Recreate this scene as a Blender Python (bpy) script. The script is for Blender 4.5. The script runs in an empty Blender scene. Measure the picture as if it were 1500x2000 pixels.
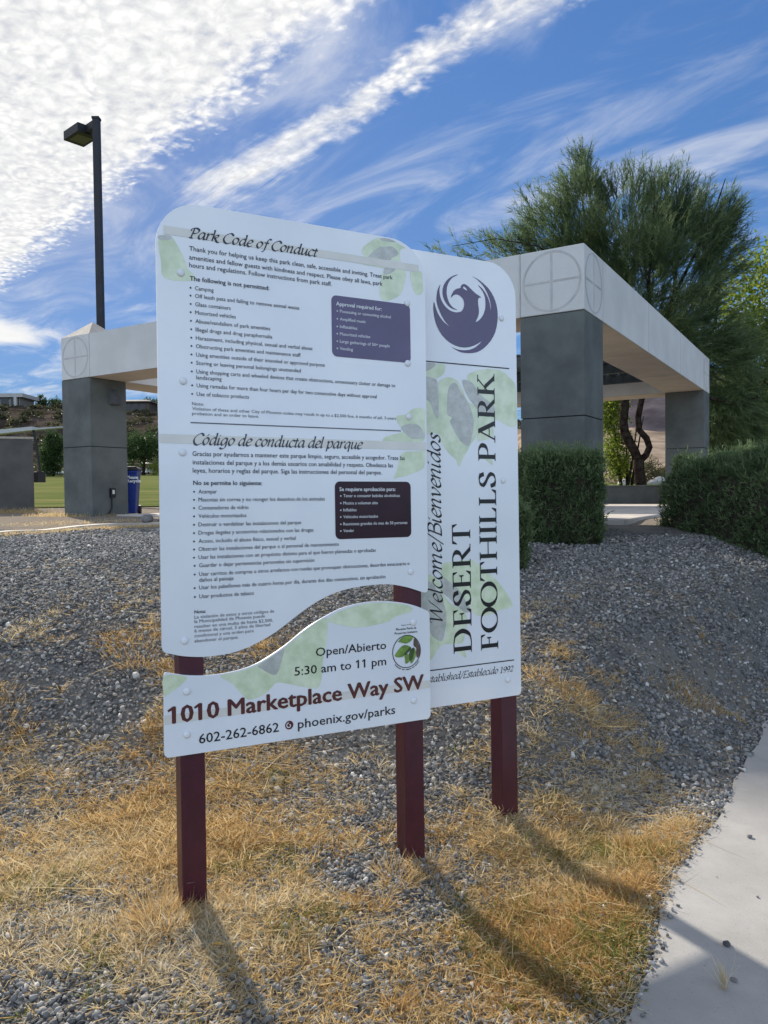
import bpy, math, random
import numpy as np
from mathutils import Vector, Matrix
from mathutils.geometry import tessellate_polygon

scene = bpy.context.scene
COL = scene.collection
rng = np.random.default_rng(11)
random.seed(5)

# ------------------------------------------------------------------ camera
PITCH, ROLL, EYE = math.radians(1.57), math.radians(-.654), 1.5
fwd = Vector((0, math.cos(PITCH), -math.sin(PITCH)))
up0 = Vector((0, math.sin(PITCH), math.cos(PITCH)))
rt0 = Vector((1, 0, 0))
rt = rt0 * math.cos(ROLL) + up0 * math.sin(ROLL)
up = up0 * math.cos(ROLL) - rt0 * math.sin(ROLL)
cam = bpy.data.cameras.new('camera')
cam.sensor_fit = 'VERTICAL'
cam.sensor_height = 36
cam.lens = 1474 / 2000 * 36
cam.clip_start = .05
cam.clip_end = 5000
cam_o = bpy.data.objects.new('camera', cam)
COL.objects.link(cam_o)
cam_o.matrix_world = Matrix(((rt.x, up.x, -fwd.x, 0), (rt.y, up.y, -fwd.y, 0), (rt.z, up.z, -fwd.z, EYE), (0, 0, 0, 1)))
scene.camera = cam_o

# ------------------------------------------------------------------ light
SUN_AZ, SUN_EL = math.radians(28.5), math.radians(28.5)      # behind the sign, to the left
to_sun = Vector((-math.sin(SUN_AZ) * math.cos(SUN_EL), math.cos(SUN_AZ) * math.cos(SUN_EL), math.sin(SUN_EL)))
sl = bpy.data.lights.new('sun', 'SUN')
sl.energy = 2.8
sl.angle = math.radians(1.6)
sl.color = (1, .93, .82)
so = bpy.data.objects.new('sun', sl)
COL.objects.link(so)
so.rotation_euler = (-to_sun).to_track_quat('-Z', 'Y').to_euler()

scene.view_settings.view_transform = 'Standard'
scene.view_settings.look = 'None'
scene.view_settings.gamma = 1
scene.view_settings.exposure = 1.5
scene.cycles.max_bounces = 8
scene.cycles.diffuse_bounces = 3
scene.cycles.transparent_max_bounces = 8
scene.cycles.use_denoising = True

world = bpy.data.worlds.new('World')
scene.world = world
world.use_nodes = True
wt = world.node_tree
wt.nodes.clear()


class G:
    """tiny node-graph writer"""
    def __init__(self, nt): self.nt = nt
    def node(self, kind, **props):
        n = self.nt.nodes.new(kind)
        for k, v in props.items(): setattr(n, k, v)
        return n
    def put(self, sock, v):
        if isinstance(v, bpy.types.NodeSocket): self.nt.links.new(v, sock)
        elif isinstance(v, bpy.types.Node): self.nt.links.new(v.outputs[0], sock)
        else: sock.default_value = v
    def m(self, op, a, b=None, c=None, clamp=False):
        n = self.node('ShaderNodeMath', operation=op, use_clamp=clamp)
        for s, v in zip(n.inputs, (a, b, c)):
            if v is not None: self.put(s, v)
        return n.outputs[0]
    def xyz(self, x, y, z):
        n = self.node('ShaderNodeCombineXYZ')
        for s, v in zip(n.inputs, (x, y, z)): self.put(s, v)
        return n.outputs[0]
    def noise(self, vec, scale, detail=4, rough=.5, dist=0):
        n = self.node('ShaderNodeTexNoise')
        self.put(n.inputs['Vector'], vec)
        n.inputs['Scale'].default_value = scale; n.inputs['Detail'].default_value = detail
        n.inputs['Roughness'].default_value = rough; n.inputs['Distortion'].default_value = dist
        return n.outputs['Fac']
    def step(self, a, b, x):
        n = self.node('ShaderNodeMapRange', interpolation_type='SMOOTHSTEP')
        self.put(n.inputs['Value'], x)
        self.put(n.inputs['From Min'], a); self.put(n.inputs['From Max'], b)
        n.inputs['To Min'].default_value = 0; n.inputs['To Max'].default_value = 1
        return n.outputs['Result']
    def mix(self, f, a, b, blend='MIX'):
        n = self.node('ShaderNodeMix', data_type='RGBA', blend_type=blend)
        self.put(n.inputs[0], f); self.put(n.inputs[6], a); self.put(n.inputs[7], b)
        return n.outputs[2]


SKY_STRENGTH = .10
SKY_KNEE, SKY_GAIN, SKY_SAT = 2.2, .90, 1.16
CLOUD_LIGHT = 3.55                # in the sky texture's own units, before SKY_STRENGTH
w = G(wt)
sky = w.node('ShaderNodeTexSky', sky_type='NISHITA', sun_disc=False, sun_elevation=SUN_EL, sun_rotation=-SUN_AZ,
             altitude=400, air_density=1.0, dust_density=.15, ozone_density=4.0)
tc = w.node('ShaderNodeTexCoord')
sep = w.node('ShaderNodeSeparateXYZ')
wt.links.new(tc.outputs['Generated'], sep.inputs[0])
dz = w.m('MAXIMUM', sep.outputs[2], .04)
cu = w.m('DIVIDE', sep.outputs[0], dz)
cv = w.m('DIVIDE', sep.outputs[1], dz)
flat = w.xyz(cu, cv, 0)
cp = w.m('SUBTRACT', w.m('MULTIPLY', cv, .76), w.m('MULTIPLY', cu, .65))           # along the cloud streets
cq0 = w.m('ADD', w.m('SUBTRACT', cv, 1.56), w.m('MULTIPLY', w.m('SUBTRACT', cu, .01), 1.17))   # across them
warp = w.m('SUBTRACT', w.noise(flat, 1.6, 3, .5), .5)
fine = w.m('SUBTRACT', w.noise(flat, 9, 3, .55), .5)
cq = w.m('ADD', cq0, w.m('ADD', w.m('MULTIPLY', warp, .30), w.m('MULTIPLY', fine, .16)))
# ripples: small round puffs, lined up a little along the streets
rip = w.xyz(w.m('MULTIPLY', cp, .95), w.m('MULTIPLY', cq0, .80), 0)
wob = w.node('ShaderNodeTexNoise', noise_dimensions='3D'); wt.links.new(rip, wob.inputs['Vector']); wob.inputs['Scale'].default_value = 9
ripw = w.node('ShaderNodeVectorMath', operation='MULTIPLY_ADD')
wt.links.new(wob.outputs['Color'], ripw.inputs[0]); ripw.inputs[1].default_value = (.07, .07, .07); wt.links.new(rip, ripw.inputs[2])
cell = w.noise(ripw.outputs[0], 24, 6, .60)
vor = w.node('ShaderNodeTexVoronoi', feature='SMOOTH_F1')
wt.links.new(ripw.outputs[0], vor.inputs['Vector'])
vor.inputs['Scale'].default_value = 21
vor.inputs['Smoothness'].default_value = .55
broad = w.noise(flat, 4.2, 4, .55)
vor2 = w.node('ShaderNodeTexVoronoi', feature='SMOOTH_F1'); wt.links.new(ripw.outputs[0], vor2.inputs['Vector'])
vor2.inputs['Scale'].default_value = 37; vor2.inputs['Smoothness'].default_value = .6
vmix = w.mix(w.step(.36, .62, w.noise(flat, 2.6, 2, .5)), vor.outputs['Distance'], vor2.outputs['Distance'])
puff = w.m('ADD', w.m('MULTIPLY', cell, .80), w.m('MULTIPLY', w.m('SUBTRACT', .60, vmix), w.m('MULTIPLY', broad, .85)))
front = w.step(-.4, .6, cv)          # the bank and the veils lie on the sun's side of the sky
# main bank, fraying into single puffs at its edge
main = w.step(.12, -.30, cq)
main = w.m('MULTIPLY', main, front)
op_main = w.step(.58, .98, w.m('ADD', w.m('MULTIPLY', puff, .74), w.m('ADD', w.m('MULTIPLY', main, .60), w.m('MULTIPLY', broad, .20))))
op_main = w.m('MULTIPLY', op_main, w.step(0, .12, main))
# second street
st = w.m('DIVIDE', w.m('SUBTRACT', cq, .335), w.m('ADD', .130, w.m('MULTIPLY', w.step(1.4, 2.4, cp), .08)))
st = w.m('EXPONENT', w.m('MULTIPLY', w.m('MULTIPLY', st, st), -1))
st = w.m('MULTIPLY', st, w.m('ADD', .10, w.m('MULTIPLY', w.step(2.75, 2.1, cp), .90)))
soft = w.step(1.45, 2.1, cp)         # the far end of the street melts into streaks
puff_s = w.mix(soft, puff, w.noise(w.xyz(w.m('MULTIPLY', cp, 1.2), w.m('MULTIPLY', cq0, 5.0), 0), 3.2, 6, .62, .5))
op_st = w.step(.46, 1.06, w.m('ADD', w.m('MULTIPLY', puff_s, .74), w.m('MULTIPLY', st, .56)))
op_st = w.m('MULTIPLY', op_st, w.step(.05, .5, st))
# thin veils, drawn out along the streets
veil_v = w.xyz(w.m('MULTIPLY', cp, .75), w.m('MULTIPLY', cq0, 1.15), 0)
veil = w.noise(veil_v, 1.5, 7, .60, .9)
op_veil = w.m('MULTIPLY', w.m('MULTIPLY', w.step(.42, .82, veil), .58), front)
# low bank near the skyline at the left
bx = w.m('DIVIDE', w.m('ADD', cu, 2.45), .50)
by = w.m('DIVIDE', w.m('SUBTRACT', cv, 4.6), .55)
bl = w.m('EXPONENT', w.m('MULTIPLY', w.m('ADD', w.m('MULTIPLY', bx, bx), w.m('MULTIPLY', by, by)), -1))
op_low = w.step(.50, .85, w.m('ADD', w.m('MULTIPLY', bl, .70), w.m('MULTIPLY', veil, .45)))
inv = lambda s: w.m('SUBTRACT', 1, s)
op_back = w.m('MULTIPLY', w.step(.0, -1.2, cv), w.m('ADD', .50, w.m('MULTIPLY', veil, .45)))      # unseen cirrus added behind the viewer to raise the ambient light
op_veil = w.m('MAXIMUM', op_veil, op_back)
clear = w.m('MULTIPLY', w.m('MULTIPLY', inv(op_main), inv(op_st)), w.m('MULTIPLY', inv(op_veil), inv(op_low)))
op = w.m('MULTIPLY', inv(clear), w.step(.03, .12, sep.outputs[2]))
thick = w.m('MAXIMUM', op_main, op_st)
shade = w.m('ADD', .70, w.m('ADD', w.m('MULTIPLY', w.step(.18, .74, w.mix(thick, (.5, .5, .5, 1), puff)), .32), w.m('MULTIPLY', broad, .12)))
cloud_rgb = w.mix(shade, (.78, .86, 1.0, 1), (1, .995, .985, 1))
cloud_rgb = w.mix(1, cloud_rgb, w.xyz(w.m('MULTIPLY', shade, CLOUD_LIGHT), w.m('MULTIPLY', shade, CLOUD_LIGHT), w.m('MULTIPLY', shade, CLOUD_LIGHT)), 'MULTIPLY')
lum = w.node('ShaderNodeRGBToBW'); wt.links.new(sky.outputs[0], lum.inputs[0])
tame = w.m('DIVIDE', SKY_KNEE, w.m('ADD', SKY_KNEE, lum.outputs[0]))          # keeps the glare round the sun from bleaching the blue
hs = w.node('ShaderNodeHueSaturation'); hs.inputs['Saturation'].default_value = SKY_SAT
wt.links.new(sky.outputs[0], hs.inputs['Color'])
sky_rgb = w.mix(1, hs.outputs[0], w.xyz(w.m('MULTIPLY', tame, SKY_GAIN * 1.06), w.m('MULTIPLY', tame, SKY_GAIN * .95), w.m('MULTIPLY', tame, SKY_GAIN)), 'MULTIPLY')
low = w.step(.34, .02, sep.outputs[2])          # less red towards the skyline
sky_rgb = w.mix(low, sky_rgb, w.mix(1, sky_rgb, (.66, .98, 1.28, 1), 'MULTIPLY'))
cloud_rgb = w.mix(w.step(.0, -1.2, cv), cloud_rgb, w.mix(1, cloud_rgb, (1.60, 1.92, 2.35, 1), 'MULTIPLY'))      # the added cloud there is brightened and blued to fill the shade
total = w.mix(op, sky_rgb, cloud_rgb)
bg = w.node('ShaderNodeBackground')
wt.links.new(total, bg.inputs['Color'])
bg.inputs['Strength'].default_value = SKY_STRENGTH
wo = w.node('ShaderNodeOutputWorld')
wt.links.new(bg.outputs[0], wo.inputs['Surface'])

# ------------------------------------------------------------------ helpers
def mat(name, col, rough=.75, var=.12, scale=6, bump=0, bscale=60, spec=.4, col2=None, detail=5, coat=0):
    """procedural Principled material: two tones mixed by noise, optional bump"""
    m = bpy.data.materials.new(name); m.use_nodes = True
    nt = m.node_tree; g = G(nt)
    b = nt.nodes['Principled BSDF']
    co = g.node('ShaderNodeTexCoord').outputs['Object']
    n = g.noise(co, scale, detail, .6)
    if col2 is None: col2 = tuple(min(1, c * (1 + 2 * var)) for c in col)
    lo = tuple(c * (1 - var) for c in col)
    nt.links.new(g.mix(g.step(.3, .7, n), (*lo, 1), (*col2, 1)), b.inputs['Base Color'])
    b.inputs['Roughness'].default_value = rough
    b.inputs['Specular IOR Level'].default_value = spec
    b.inputs['Coat Weight'].default_value = coat
    b.inputs['Coat Roughness'].default_value = .05
    if bump:
        bp = g.node('ShaderNodeBump'); bp.inputs['Strength'].default_value = bump; bp.inputs['Distance'].default_value = .01
        nt.links.new(g.noise(co, bscale, 4, .6), bp.inputs['Height'])
        nt.links.new(bp.outputs[0], b.inputs['Normal'])
    return m


def leaf_mat(name, c_lo, c_hi, transl=.35, rough=.55, thr=None):
    """foliage: colour runs along the mesh's own 'tone' value; part of the light passes through"""
    m = bpy.data.materials.new(name); m.use_nodes = True
    nt = m.node_tree; g = G(nt)
    b = nt.nodes['Principled BSDF']; out = nt.nodes['Material Output']
    a = g.node('ShaderNodeAttribute', attribute_name='tone')
    if isinstance(c_hi[0], (int, float)): stops = [(0, c_lo), (1, c_hi)]
    else: stops = [(0, c_lo)] + list(zip(thr, c_hi))
    r = g.node('ShaderNodeValToRGB')
    while len(r.color_ramp.elements) < len(stops): r.color_ramp.elements.new(.5)
    for e, (p, c) in zip(r.color_ramp.elements, stops): e.position = p; e.color = (*c, 1)
    nt.links.new(a.outputs['Fac'], r.inputs[0])
    nt.links.new(r.outputs[0], b.inputs['Base Color'])
    b.inputs['Roughness'].default_value = rough
    b.inputs['Specular IOR Level'].default_value = .08
    if transl:
        t = g.node('ShaderNodeBsdfTranslucent'); nt.links.new(r.outputs[0], t.inputs[0])
        mx = g.node('ShaderNodeMixShader'); mx.inputs[0].default_value = transl
        nt.links.new(b.outputs[0], mx.inputs[1]); nt.links.new(t.outputs[0], mx.inputs[2])
        nt.links.new(mx.outputs[0], out.inputs['Surface'])
    return m


class MB:
    """collects shapes, then builds ONE mesh object"""
    def __init__(self): self.v = []; self.f = []; self.mi = []
    def add(self, vs, fs, mi=0):
        o = len(self.v); self.v += [tuple(p) for p in vs]; self.f += [tuple(i + o for i in f) for f in fs]; self.mi += [mi] * len(fs)
        return self
    def box(self, c, sx, sy, sz, ax=(1, 0, 0), ay=(0, 1, 0), az=(0, 0, 1), mi=0):
        c, ax, ay, az = Vector(c), Vector(ax), Vector(ay), Vector(az)
        vs = [c + ax * (i * sx / 2) + ay * (j * sy / 2) + az * (k * sz / 2) for k in (-1, 1) for j in (-1, 1) for i in (-1, 1)]
        return self.add(vs, [(0, 2, 3, 1), (4, 5, 7, 6), (0, 1, 5, 4), (2, 6, 7, 3), (0, 4, 6, 2), (1, 3, 7, 5)], mi)
    def prism(self, poly, d0, d1, mi=0):
        """poly in local x,z ; extruded along y from d0 (front) to d1 (back)"""
        n = len(poly)
        tri = tessellate_polygon([[Vector((p[0], p[1], 0)) for p in poly]])
        area = sum(poly[i][0] * poly[(i + 1) % n][1] - poly[(i + 1) % n][0] * poly[i][1] for i in range(n))
        vs = [(p[0], d0, p[1]) for p in poly] + [(p[0], d1, p[1]) for p in poly]
        fs = []
        for t in tri:
            a, b, c = (poly[i] for i in t)
            ccw = (b[0] - a[0]) * (c[1] - a[1]) - (b[1] - a[1]) * (c[0] - a[0]) > 0
            t = tuple(t) if ccw else tuple(reversed(t))
            fs.append(t); fs.append(tuple(i + n for i in reversed(t)))
        for i in range(n):
            j = (i + 1) % n
            fs.append((j, i, i + n, j + n) if area > 0 else (i, j, j + n, i + n))
        return self.add(vs, fs, mi)
    def flat(self, poly, d, mi=0):
        """flat print on a panel, local x,z at depth y=d, facing -y"""
        tri = tessellate_polygon([[Vector((p[0], p[1], 0)) for p in poly]])
        fs = []
        for t in tri:
            a, b, c = (poly[i] for i in t)
            ccw = (b[0] - a[0]) * (c[1] - a[1]) - (b[1] - a[1]) * (c[0] - a[0]) > 0
            fs.append(tuple(t) if ccw else tuple(reversed(t)))
        return self.add([(p[0], d, p[1]) for p in poly], fs, mi)
    def tube(self, pts, rad, n=8, mi=0, cap=True):
        pts = [Vector(p) for p in pts]
        rings = []
        ref = Vector((.31, .95, .07))
        for i, p in enumerate(pts):
            t = (pts[min(i + 1, len(pts) - 1)] - pts[max(i - 1, 0)]).normalized()
            a = t.cross(ref)
            if a.length < .1: a = t.cross(Vector((1, 0, 0)))
            a.normalize(); b = t.cross(a)
            rings.append([p + a * (rad[i] * math.cos(2 * math.pi * k / n)) + b * (rad[i] * math.sin(2 * math.pi * k / n)) for k in range(n)])
        vs = [q for r in rings for q in r]
        fs = [(i * n + k, i * n + (k + 1) % n, (i + 1) * n + (k + 1) % n, (i + 1) * n + k) for i in range(len(pts) - 1) for k in range(n)]
        if cap: fs += [tuple(reversed(range(n))), tuple((len(pts) - 1) * n + k for k in range(n))]
        return self.add(vs, fs, mi)
    def build(self, name, mats, parent=None, bevel=0, smooth=False):
        me = bpy.data.meshes.new(name)
        me.from_pydata(self.v, [], self.f)
        for m in (mats if isinstance(mats, (list, tuple)) else [mats]): me.materials.append(m)
        me.polygons.foreach_set('material_index', self.mi)
        if smooth: me.polygons.foreach_set('use_smooth', [True] * len(self.f))
        me.update()
        o = bpy.data.objects.new(name, me); COL.objects.link(o)
        if parent: o.parent = parent
        if bevel:
            b = o.modifiers.new('bevel', 'BEVEL'); b.width = bevel; b.segments = 2; b.limit_method = 'ANGLE'
        return o


def np_mesh(name, V, F, mats, tone=None, parent=None, mi=None, smooth=False):
    V = np.ascontiguousarray(V, np.float32); F = np.ascontiguousarray(F, np.int32)
    k = F.shape[1]
    me = bpy.data.meshes.new(name)
    me.vertices.add(len(V)); me.vertices.foreach_set('co', V.ravel())
    me.loops.add(F.size); me.loops.foreach_set('vertex_index', F.ravel())
    me.polygons.add(len(F)); me.polygons.foreach_set('loop_start', np.arange(0, F.size, k, dtype=np.int32))
    me.polygons.foreach_set('loop_total', np.full(len(F), k, np.int32))
    for m in (mats if isinstance(mats, (list, tuple)) else [mats]): me.materials.append(m)
    if mi is not None: me.polygons.foreach_set('material_index', np.asarray(mi, np.int32))
    if smooth: me.polygons.foreach_set('use_smooth', np.ones(len(F), bool))
    if tone is not None:
        at = me.attributes.new('tone', 'FLOAT', 'POINT'); at.data.foreach_set('value', np.asarray(tone, np.float32))
    me.update(calc_edges=True)
    o = bpy.data.objects.new(name, me); COL.objects.link(o)
    if parent: o.parent = parent
    return o


def tag(o, label=None, cat=None, group=None, kind=None):
    if label: o['label'] = label
    if cat: o['category'] = cat
    if group: o['group'] = group
    if kind: o['kind'] = kind
    return o


def empty(name, loc, label, cat, group=None):
    o = bpy.data.objects.new(name, None); COL.objects.link(o); o.location = loc
    o.empty_display_size = .2
    return tag(o, label, cat, group)


def unit(a):
    return a / np.maximum(np.linalg.norm(a, axis=-1, keepdims=True), 1e-9)


def blades(P, D, L, W, droop=.3, r=rng):
    """thin bent blades: base P, direction D, length L, width W -> verts (n,5,3), triangle faces"""
    n = len(P); D = unit(D); L = np.broadcast_to(L, (n,))[:, None]; W = np.broadcast_to(W, (n,))[:, None]
    S = unit(np.cross(D, r.normal(size=(n, 3))))
    B = r.normal(size=(n, 3)) * .25; B[:, 2] -= droop
    mid = P + D * L * .55 + B * L * .12
    tip = P + D * L + B * L * .42
    V = np.stack([P - S * W * .5, P + S * W * .5, mid - S * W * .38, mid + S * W * .38, tip], 1)
    i = np.arange(n)[:, None] * 5
    F = np.concatenate([i + [0, 1, 3], i + [0, 3, 2], i + [2, 3, 4]], 1).reshape(-1, 3)
    return V.reshape(-1, 3), F


def leaves(P, D, L, W, r=rng):
    """flat diamond leaves -> quads"""
    n = len(P); D = unit(D); L = np.broadcast_to(L, (n,))[:, None]; W = np.broadcast_to(W, (n,))[:, None]
    S = unit(np.cross(D, r.normal(size=(n, 3))))
    V = np.stack([P, P + D * L * .45 + S * W * .5, P + D * L, P + D * L * .45 - S * W * .5], 1)
    F = np.arange(n * 4).reshape(n, 4)
    return V.reshape(-1, 3), F


def sphere_dirs(n, r=rng):
    return unit(r.normal(size=(n, 3)))
# --- terrain
def sstep(a, b, x):
    t = np.clip((np.asarray(x, float) - a) / (b - a), 0, 1)
    return t * t * (3 - 2 * t)

def hash2(i, j, seed):
    n = (i.astype(np.int64) * 374761393 + j.astype(np.int64) * 668265263 + seed * 1442695) & 0x7fffffff
    n = ((n ^ (n >> 13)) * 1274126177) & 0x7fffffff
    return ((n ^ (n >> 16)) & 0xffff) / 65535.0

def vnoise(x, y, seed=0):
    x = np.asarray(x, float); y = np.asarray(y, float)
    i = np.floor(x); j = np.floor(y); fx = x - i; fy = y - j
    fx = fx * fx * (3 - 2 * fx); fy = fy * fy * (3 - 2 * fy)
    a = hash2(i, j, seed); b = hash2(i + 1, j, seed); c = hash2(i, j + 1, seed); d = hash2(i + 1, j + 1, seed)
    return (a * (1 - fx) + b * fx) * (1 - fy) + (c * (1 - fx) + d * fx) * fy

def fbm(x, y, seed=0, octs=4):
    s = 0; a = .5
    for k in range(octs):
        s = s + a * vnoise(x * 2 ** k + 17.3 * k, y * 2 ** k - 9.1 * k, seed + k); a *= .5
    return s / (1 - .5 ** octs)

PROF_Y = [-9, 3.0, 3.6, 4.5, 5.5, 6.5, 7.5, 8.5, 10, 14, 24, 125, 700]
PROF_Z = [0, 0, .05, .33, .63, .83, .96, 1.05, 1.09, 1.10, 1.10, 4.7, 5.2]
EDGE_Y = [-6, 0, 1.5, 2.19, 2.56, 3.08, 3.55, 4.13, 5.15, 6.4, 7.5, 9]
EDGE_X = [-3.2, -.7, .30, .72, .92, 1.19, 1.57, 1.94, 2.62, 4.5, 8, 40]

def prof(y):
    y = np.asarray(y, float)
    return sum(np.interp(y + o, PROF_Y, PROF_Z) for o in (-.5, -.25, 0, .25, .5)) / 5

def edge_x(y):
    return np.interp(y, EDGE_Y, EDGE_X)

def edge_d(x, y):          # metres left of the pavement edge
    return (edge_x(y) - np.asarray(x, float)) * .84

def ground_z(x, y):
    x = np.asarray(x, float); y = np.asarray(y, float)
    ys = y + .9 * sstep(.5, -2.5, x) * sstep(3.2, 6, y) * sstep(16, 12, y)
    d = edge_d(x, y)
    z = -.085 + (prof(ys) + .085) * sstep(0, 1.1, d) - .06 * sstep(-.02, -.15, d) * sstep(12, 8, y)
    z = z + (fbm(x * 1.7, y * 1.7, 5, 3) - .5) * .05 * sstep(.05, .5, d) * sstep(14, 11, y) * sstep(8.6, 7.4, np.abs(y - 4) + 2)
    z = z - (.045 + .065 * sstep(-.6, .6, x)) * sstep(4.4, 3.5, y) * sstep(.0, .5, d)
    return z
# --- end terrain

# ------------------------------------------------------------------ ground, pavement, lawn, hills
def gravel_ground_mat():
    m = bpy.data.materials.new('gravel_bed'); m.use_nodes = True
    nt = m.node_tree; g = G(nt); b = nt.nodes['Principled BSDF']
    co = g.node('ShaderNodeTexCoord').outputs['Object']
    v = g.node('ShaderNodeTexVoronoi'); nt.links.new(co, v.inputs['Vector']); v.inputs['Scale'].default_value = 45
    sepc = g.node('ShaderNodeSeparateColor'); nt.links.new(v.outputs['Color'], sepc.inputs[0])
    n = g.noise(co, 3, 5, .6)
    stone = g.mix(sepc.outputs[0], (.06, .06, .059, 1), (.20, .196, .19, 1))
    soil = g.mix(n, (.105, .097, .086, 1), (.20, .187, .168, 1))
    s = g.node('ShaderNodeSeparateXYZ'); nt.links.new(co, s.inputs[0])
    far = g.step(8.2, 9.6, g.m('ADD', s.outputs[1], g.m('MULTIPLY', g.m('SUBTRACT', n, .5), 1.5)))
    dirt = g.mix(g.noise(co, 7, 6, .7), (.15, .125, .10, 1), (.33, .285, .23, 1))
    c = g.mix(g.step(.42, .62, n), stone, soil)
    nt.links.new(g.mix(far, c, dirt), b.inputs['Base Color'])
    b.inputs['Roughness'].default_value = 1; b.inputs['Specular IOR Level'].default_value = 0
    bp = g.node('ShaderNodeBump'); bp.inputs['Strength'].default_value = .8; bp.inputs['Distance'].default_value = .012
    nt.links.new(g.m('ADD', v.outputs['Distance'], g.noise(co, 120, 3, .6)), bp.inputs['Height'])
    nt.links.new(bp.outputs[0], b.inputs['Normal'])
    return m

rows = np.concatenate([np.arange(-8, 1.6, .4), np.arange(1.6, 11, .075), 11 * 1.045 ** np.arange(0, 96)])
cols = np.linspace(-1, 1, 241)
cols = np.sign(cols) * np.abs(cols) ** 1.25
gx = cols[None, :] * (9 + .95 * np.maximum(rows, 0))[:, None]
gy = np.repeat(rows[:, None], len(cols), 1)
gz = ground_z(gx, gy)
nr, nc = gx.shape
idx = np.arange(nr * nc).reshape(nr, nc)
GF = np.stack([idx[:-1, :-1], idx[:-1, 1:], idx[1:, 1:], idx[1:, :-1]], -1).reshape(-1, 4)
ground = np_mesh('ground', np.stack([gx, gy, gz], -1).reshape(-1, 3), GF, gravel_ground_mat(), smooth=True)
tag(ground, kind='structure')


def concrete(name, lo, hi, speck=.12):
    m = bpy.data.materials.new(name); m.use_nodes = True
    nt = m.node_tree; g = G(nt); b = nt.nodes['Principled BSDF']
    co = g.node('ShaderNodeTexCoord').outputs['Object']
    c = g.mix(g.step(.3, .75, g.noise(co, 2.2, 6, .65)), (*lo, 1), (*hi, 1))
    sp = g.step(.66, .74, g.noise(co, 160, 2, .5))
    c = g.mix(g.m('MULTIPLY', g.step(.50, .70, g.noise(co, .9, 5, .7)), .35), c, tuple(x * .72 for x in lo) + (1,))
    c = g.mix(g.m('MULTIPLY', sp, .35 + speck), c, tuple(x * .45 for x in lo) + (1,))
    nt.links.new(c, b.inputs['Base Color'])
    b.inputs['Roughness'].default_value = .9; b.inputs['Specular IOR Level'].default_value = .2
    bp = g.node('ShaderNodeBump'); bp.inputs['Strength'].default_value = .35; bp.inputs['Distance'].default_value = .004
    nt.links.new(g.noise(co, 140, 4, .65), bp.inputs['Height']); nt.links.new(bp.outputs[0], b.inputs['Normal'])
    return m

M_walk = concrete('pavement_concrete', (.30, .285, .265), (.385, .365, .345), .3)
M_slab = concrete('slab_concrete', (.42, .38, .34), (.55, .50, .45))
ey = np.arange(-4, 6.4, .06)
ex = edge_x(ey) + (fbm(ey * 5, ey * 0, 3, 4) - .5) * .10
sw = []
for x, y in zip(ex, ey): sw += [(x, y), (x + 2.4 + .25 * max(0, y - 4), y - .3)]
V = [(x, y, -.078) for x, y in sw] + [(x, y, -.20) for x, y in sw]
k = len(sw); F = []
for i in range(0, k - 2, 2):
    F += [(i, i + 1, i + 3, i + 2), (i + k, i, i + 2, i + 2 + k), (i + 1, i + 1 + k, i + 3 + k, i + 3)]
mb = MB(); mb.add(V, F)
tag(mb.build('pavement', M_walk), kind='structure')

def lawn_mat():
    m = bpy.data.materials.new('lawn_grass'); m.use_nodes = True
    nt = m.node_tree; g = G(nt); b = nt.nodes['Principled BSDF']
    co = g.node('ShaderNodeTexCoord').outputs['Object']
    mp = g.node('ShaderNodeMapping'); nt.links.new(co, mp.inputs[0]); mp.inputs['Scale'].default_value = (.12, .55, 1)
    n1 = g.noise(mp.outputs[0], 1, 5, .65); n2 = g.noise(co, 9, 4, .7)
    c = g.mix(g.step(.35, .68, n1), (.100, .125, .042, 1), (.215, .195, .085, 1))
    c = g.mix(g.m('MULTIPLY', n2, .5), c, (.075, .115, .03, 1))
    nt.links.new(c, b.inputs['Base Color']); b.inputs['Roughness'].default_value = 1; b.inputs['Specular IOR Level'].default_value = 0
    bp = g.node('ShaderNodeBump'); bp.inputs['Strength'].default_value = 1; bp.inputs['Distance'].default_value = .05
    nt.links.new(n2, bp.inputs['Height']); nt.links.new(bp.outputs[0], b.inputs['Normal'])
    return m

def sheet(name, m, x0, x1, y0, y1, nx, ny, zf, edge=0):
    a, c = np.meshgrid(np.linspace(x0, x1, nx), np.linspace(y0, y1, ny))
    if edge: c = c + (fbm(a * .7, c * 0 + 3, 8, 4) - .5) * edge * np.linspace(1, 0, ny)[:, None]
    z = zf(a, c); ii = np.arange(nx * ny).reshape(ny, nx)
    f = np.stack([ii[:-1, :-1], ii[:-1, 1:], ii[1:, 1:], ii[1:, :-1]], -1).reshape(-1, 4)
    return tag(np_mesh(name, np.stack([a, c, z], -1).reshape(-1, 3), f, m, smooth=True), kind='structure')

sheet('lawn', lawn_mat(), -110, 12, 23.4, 127, 200, 160, lambda x, y: ground_z(x, y) + .03, edge=1.6)
sheet('lawn_strip', lawn_mat(), 12.05, 40, 23.4, 44, 60, 50, lambda x, y: ground_z(x, y) + .03, edge=1)

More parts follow.
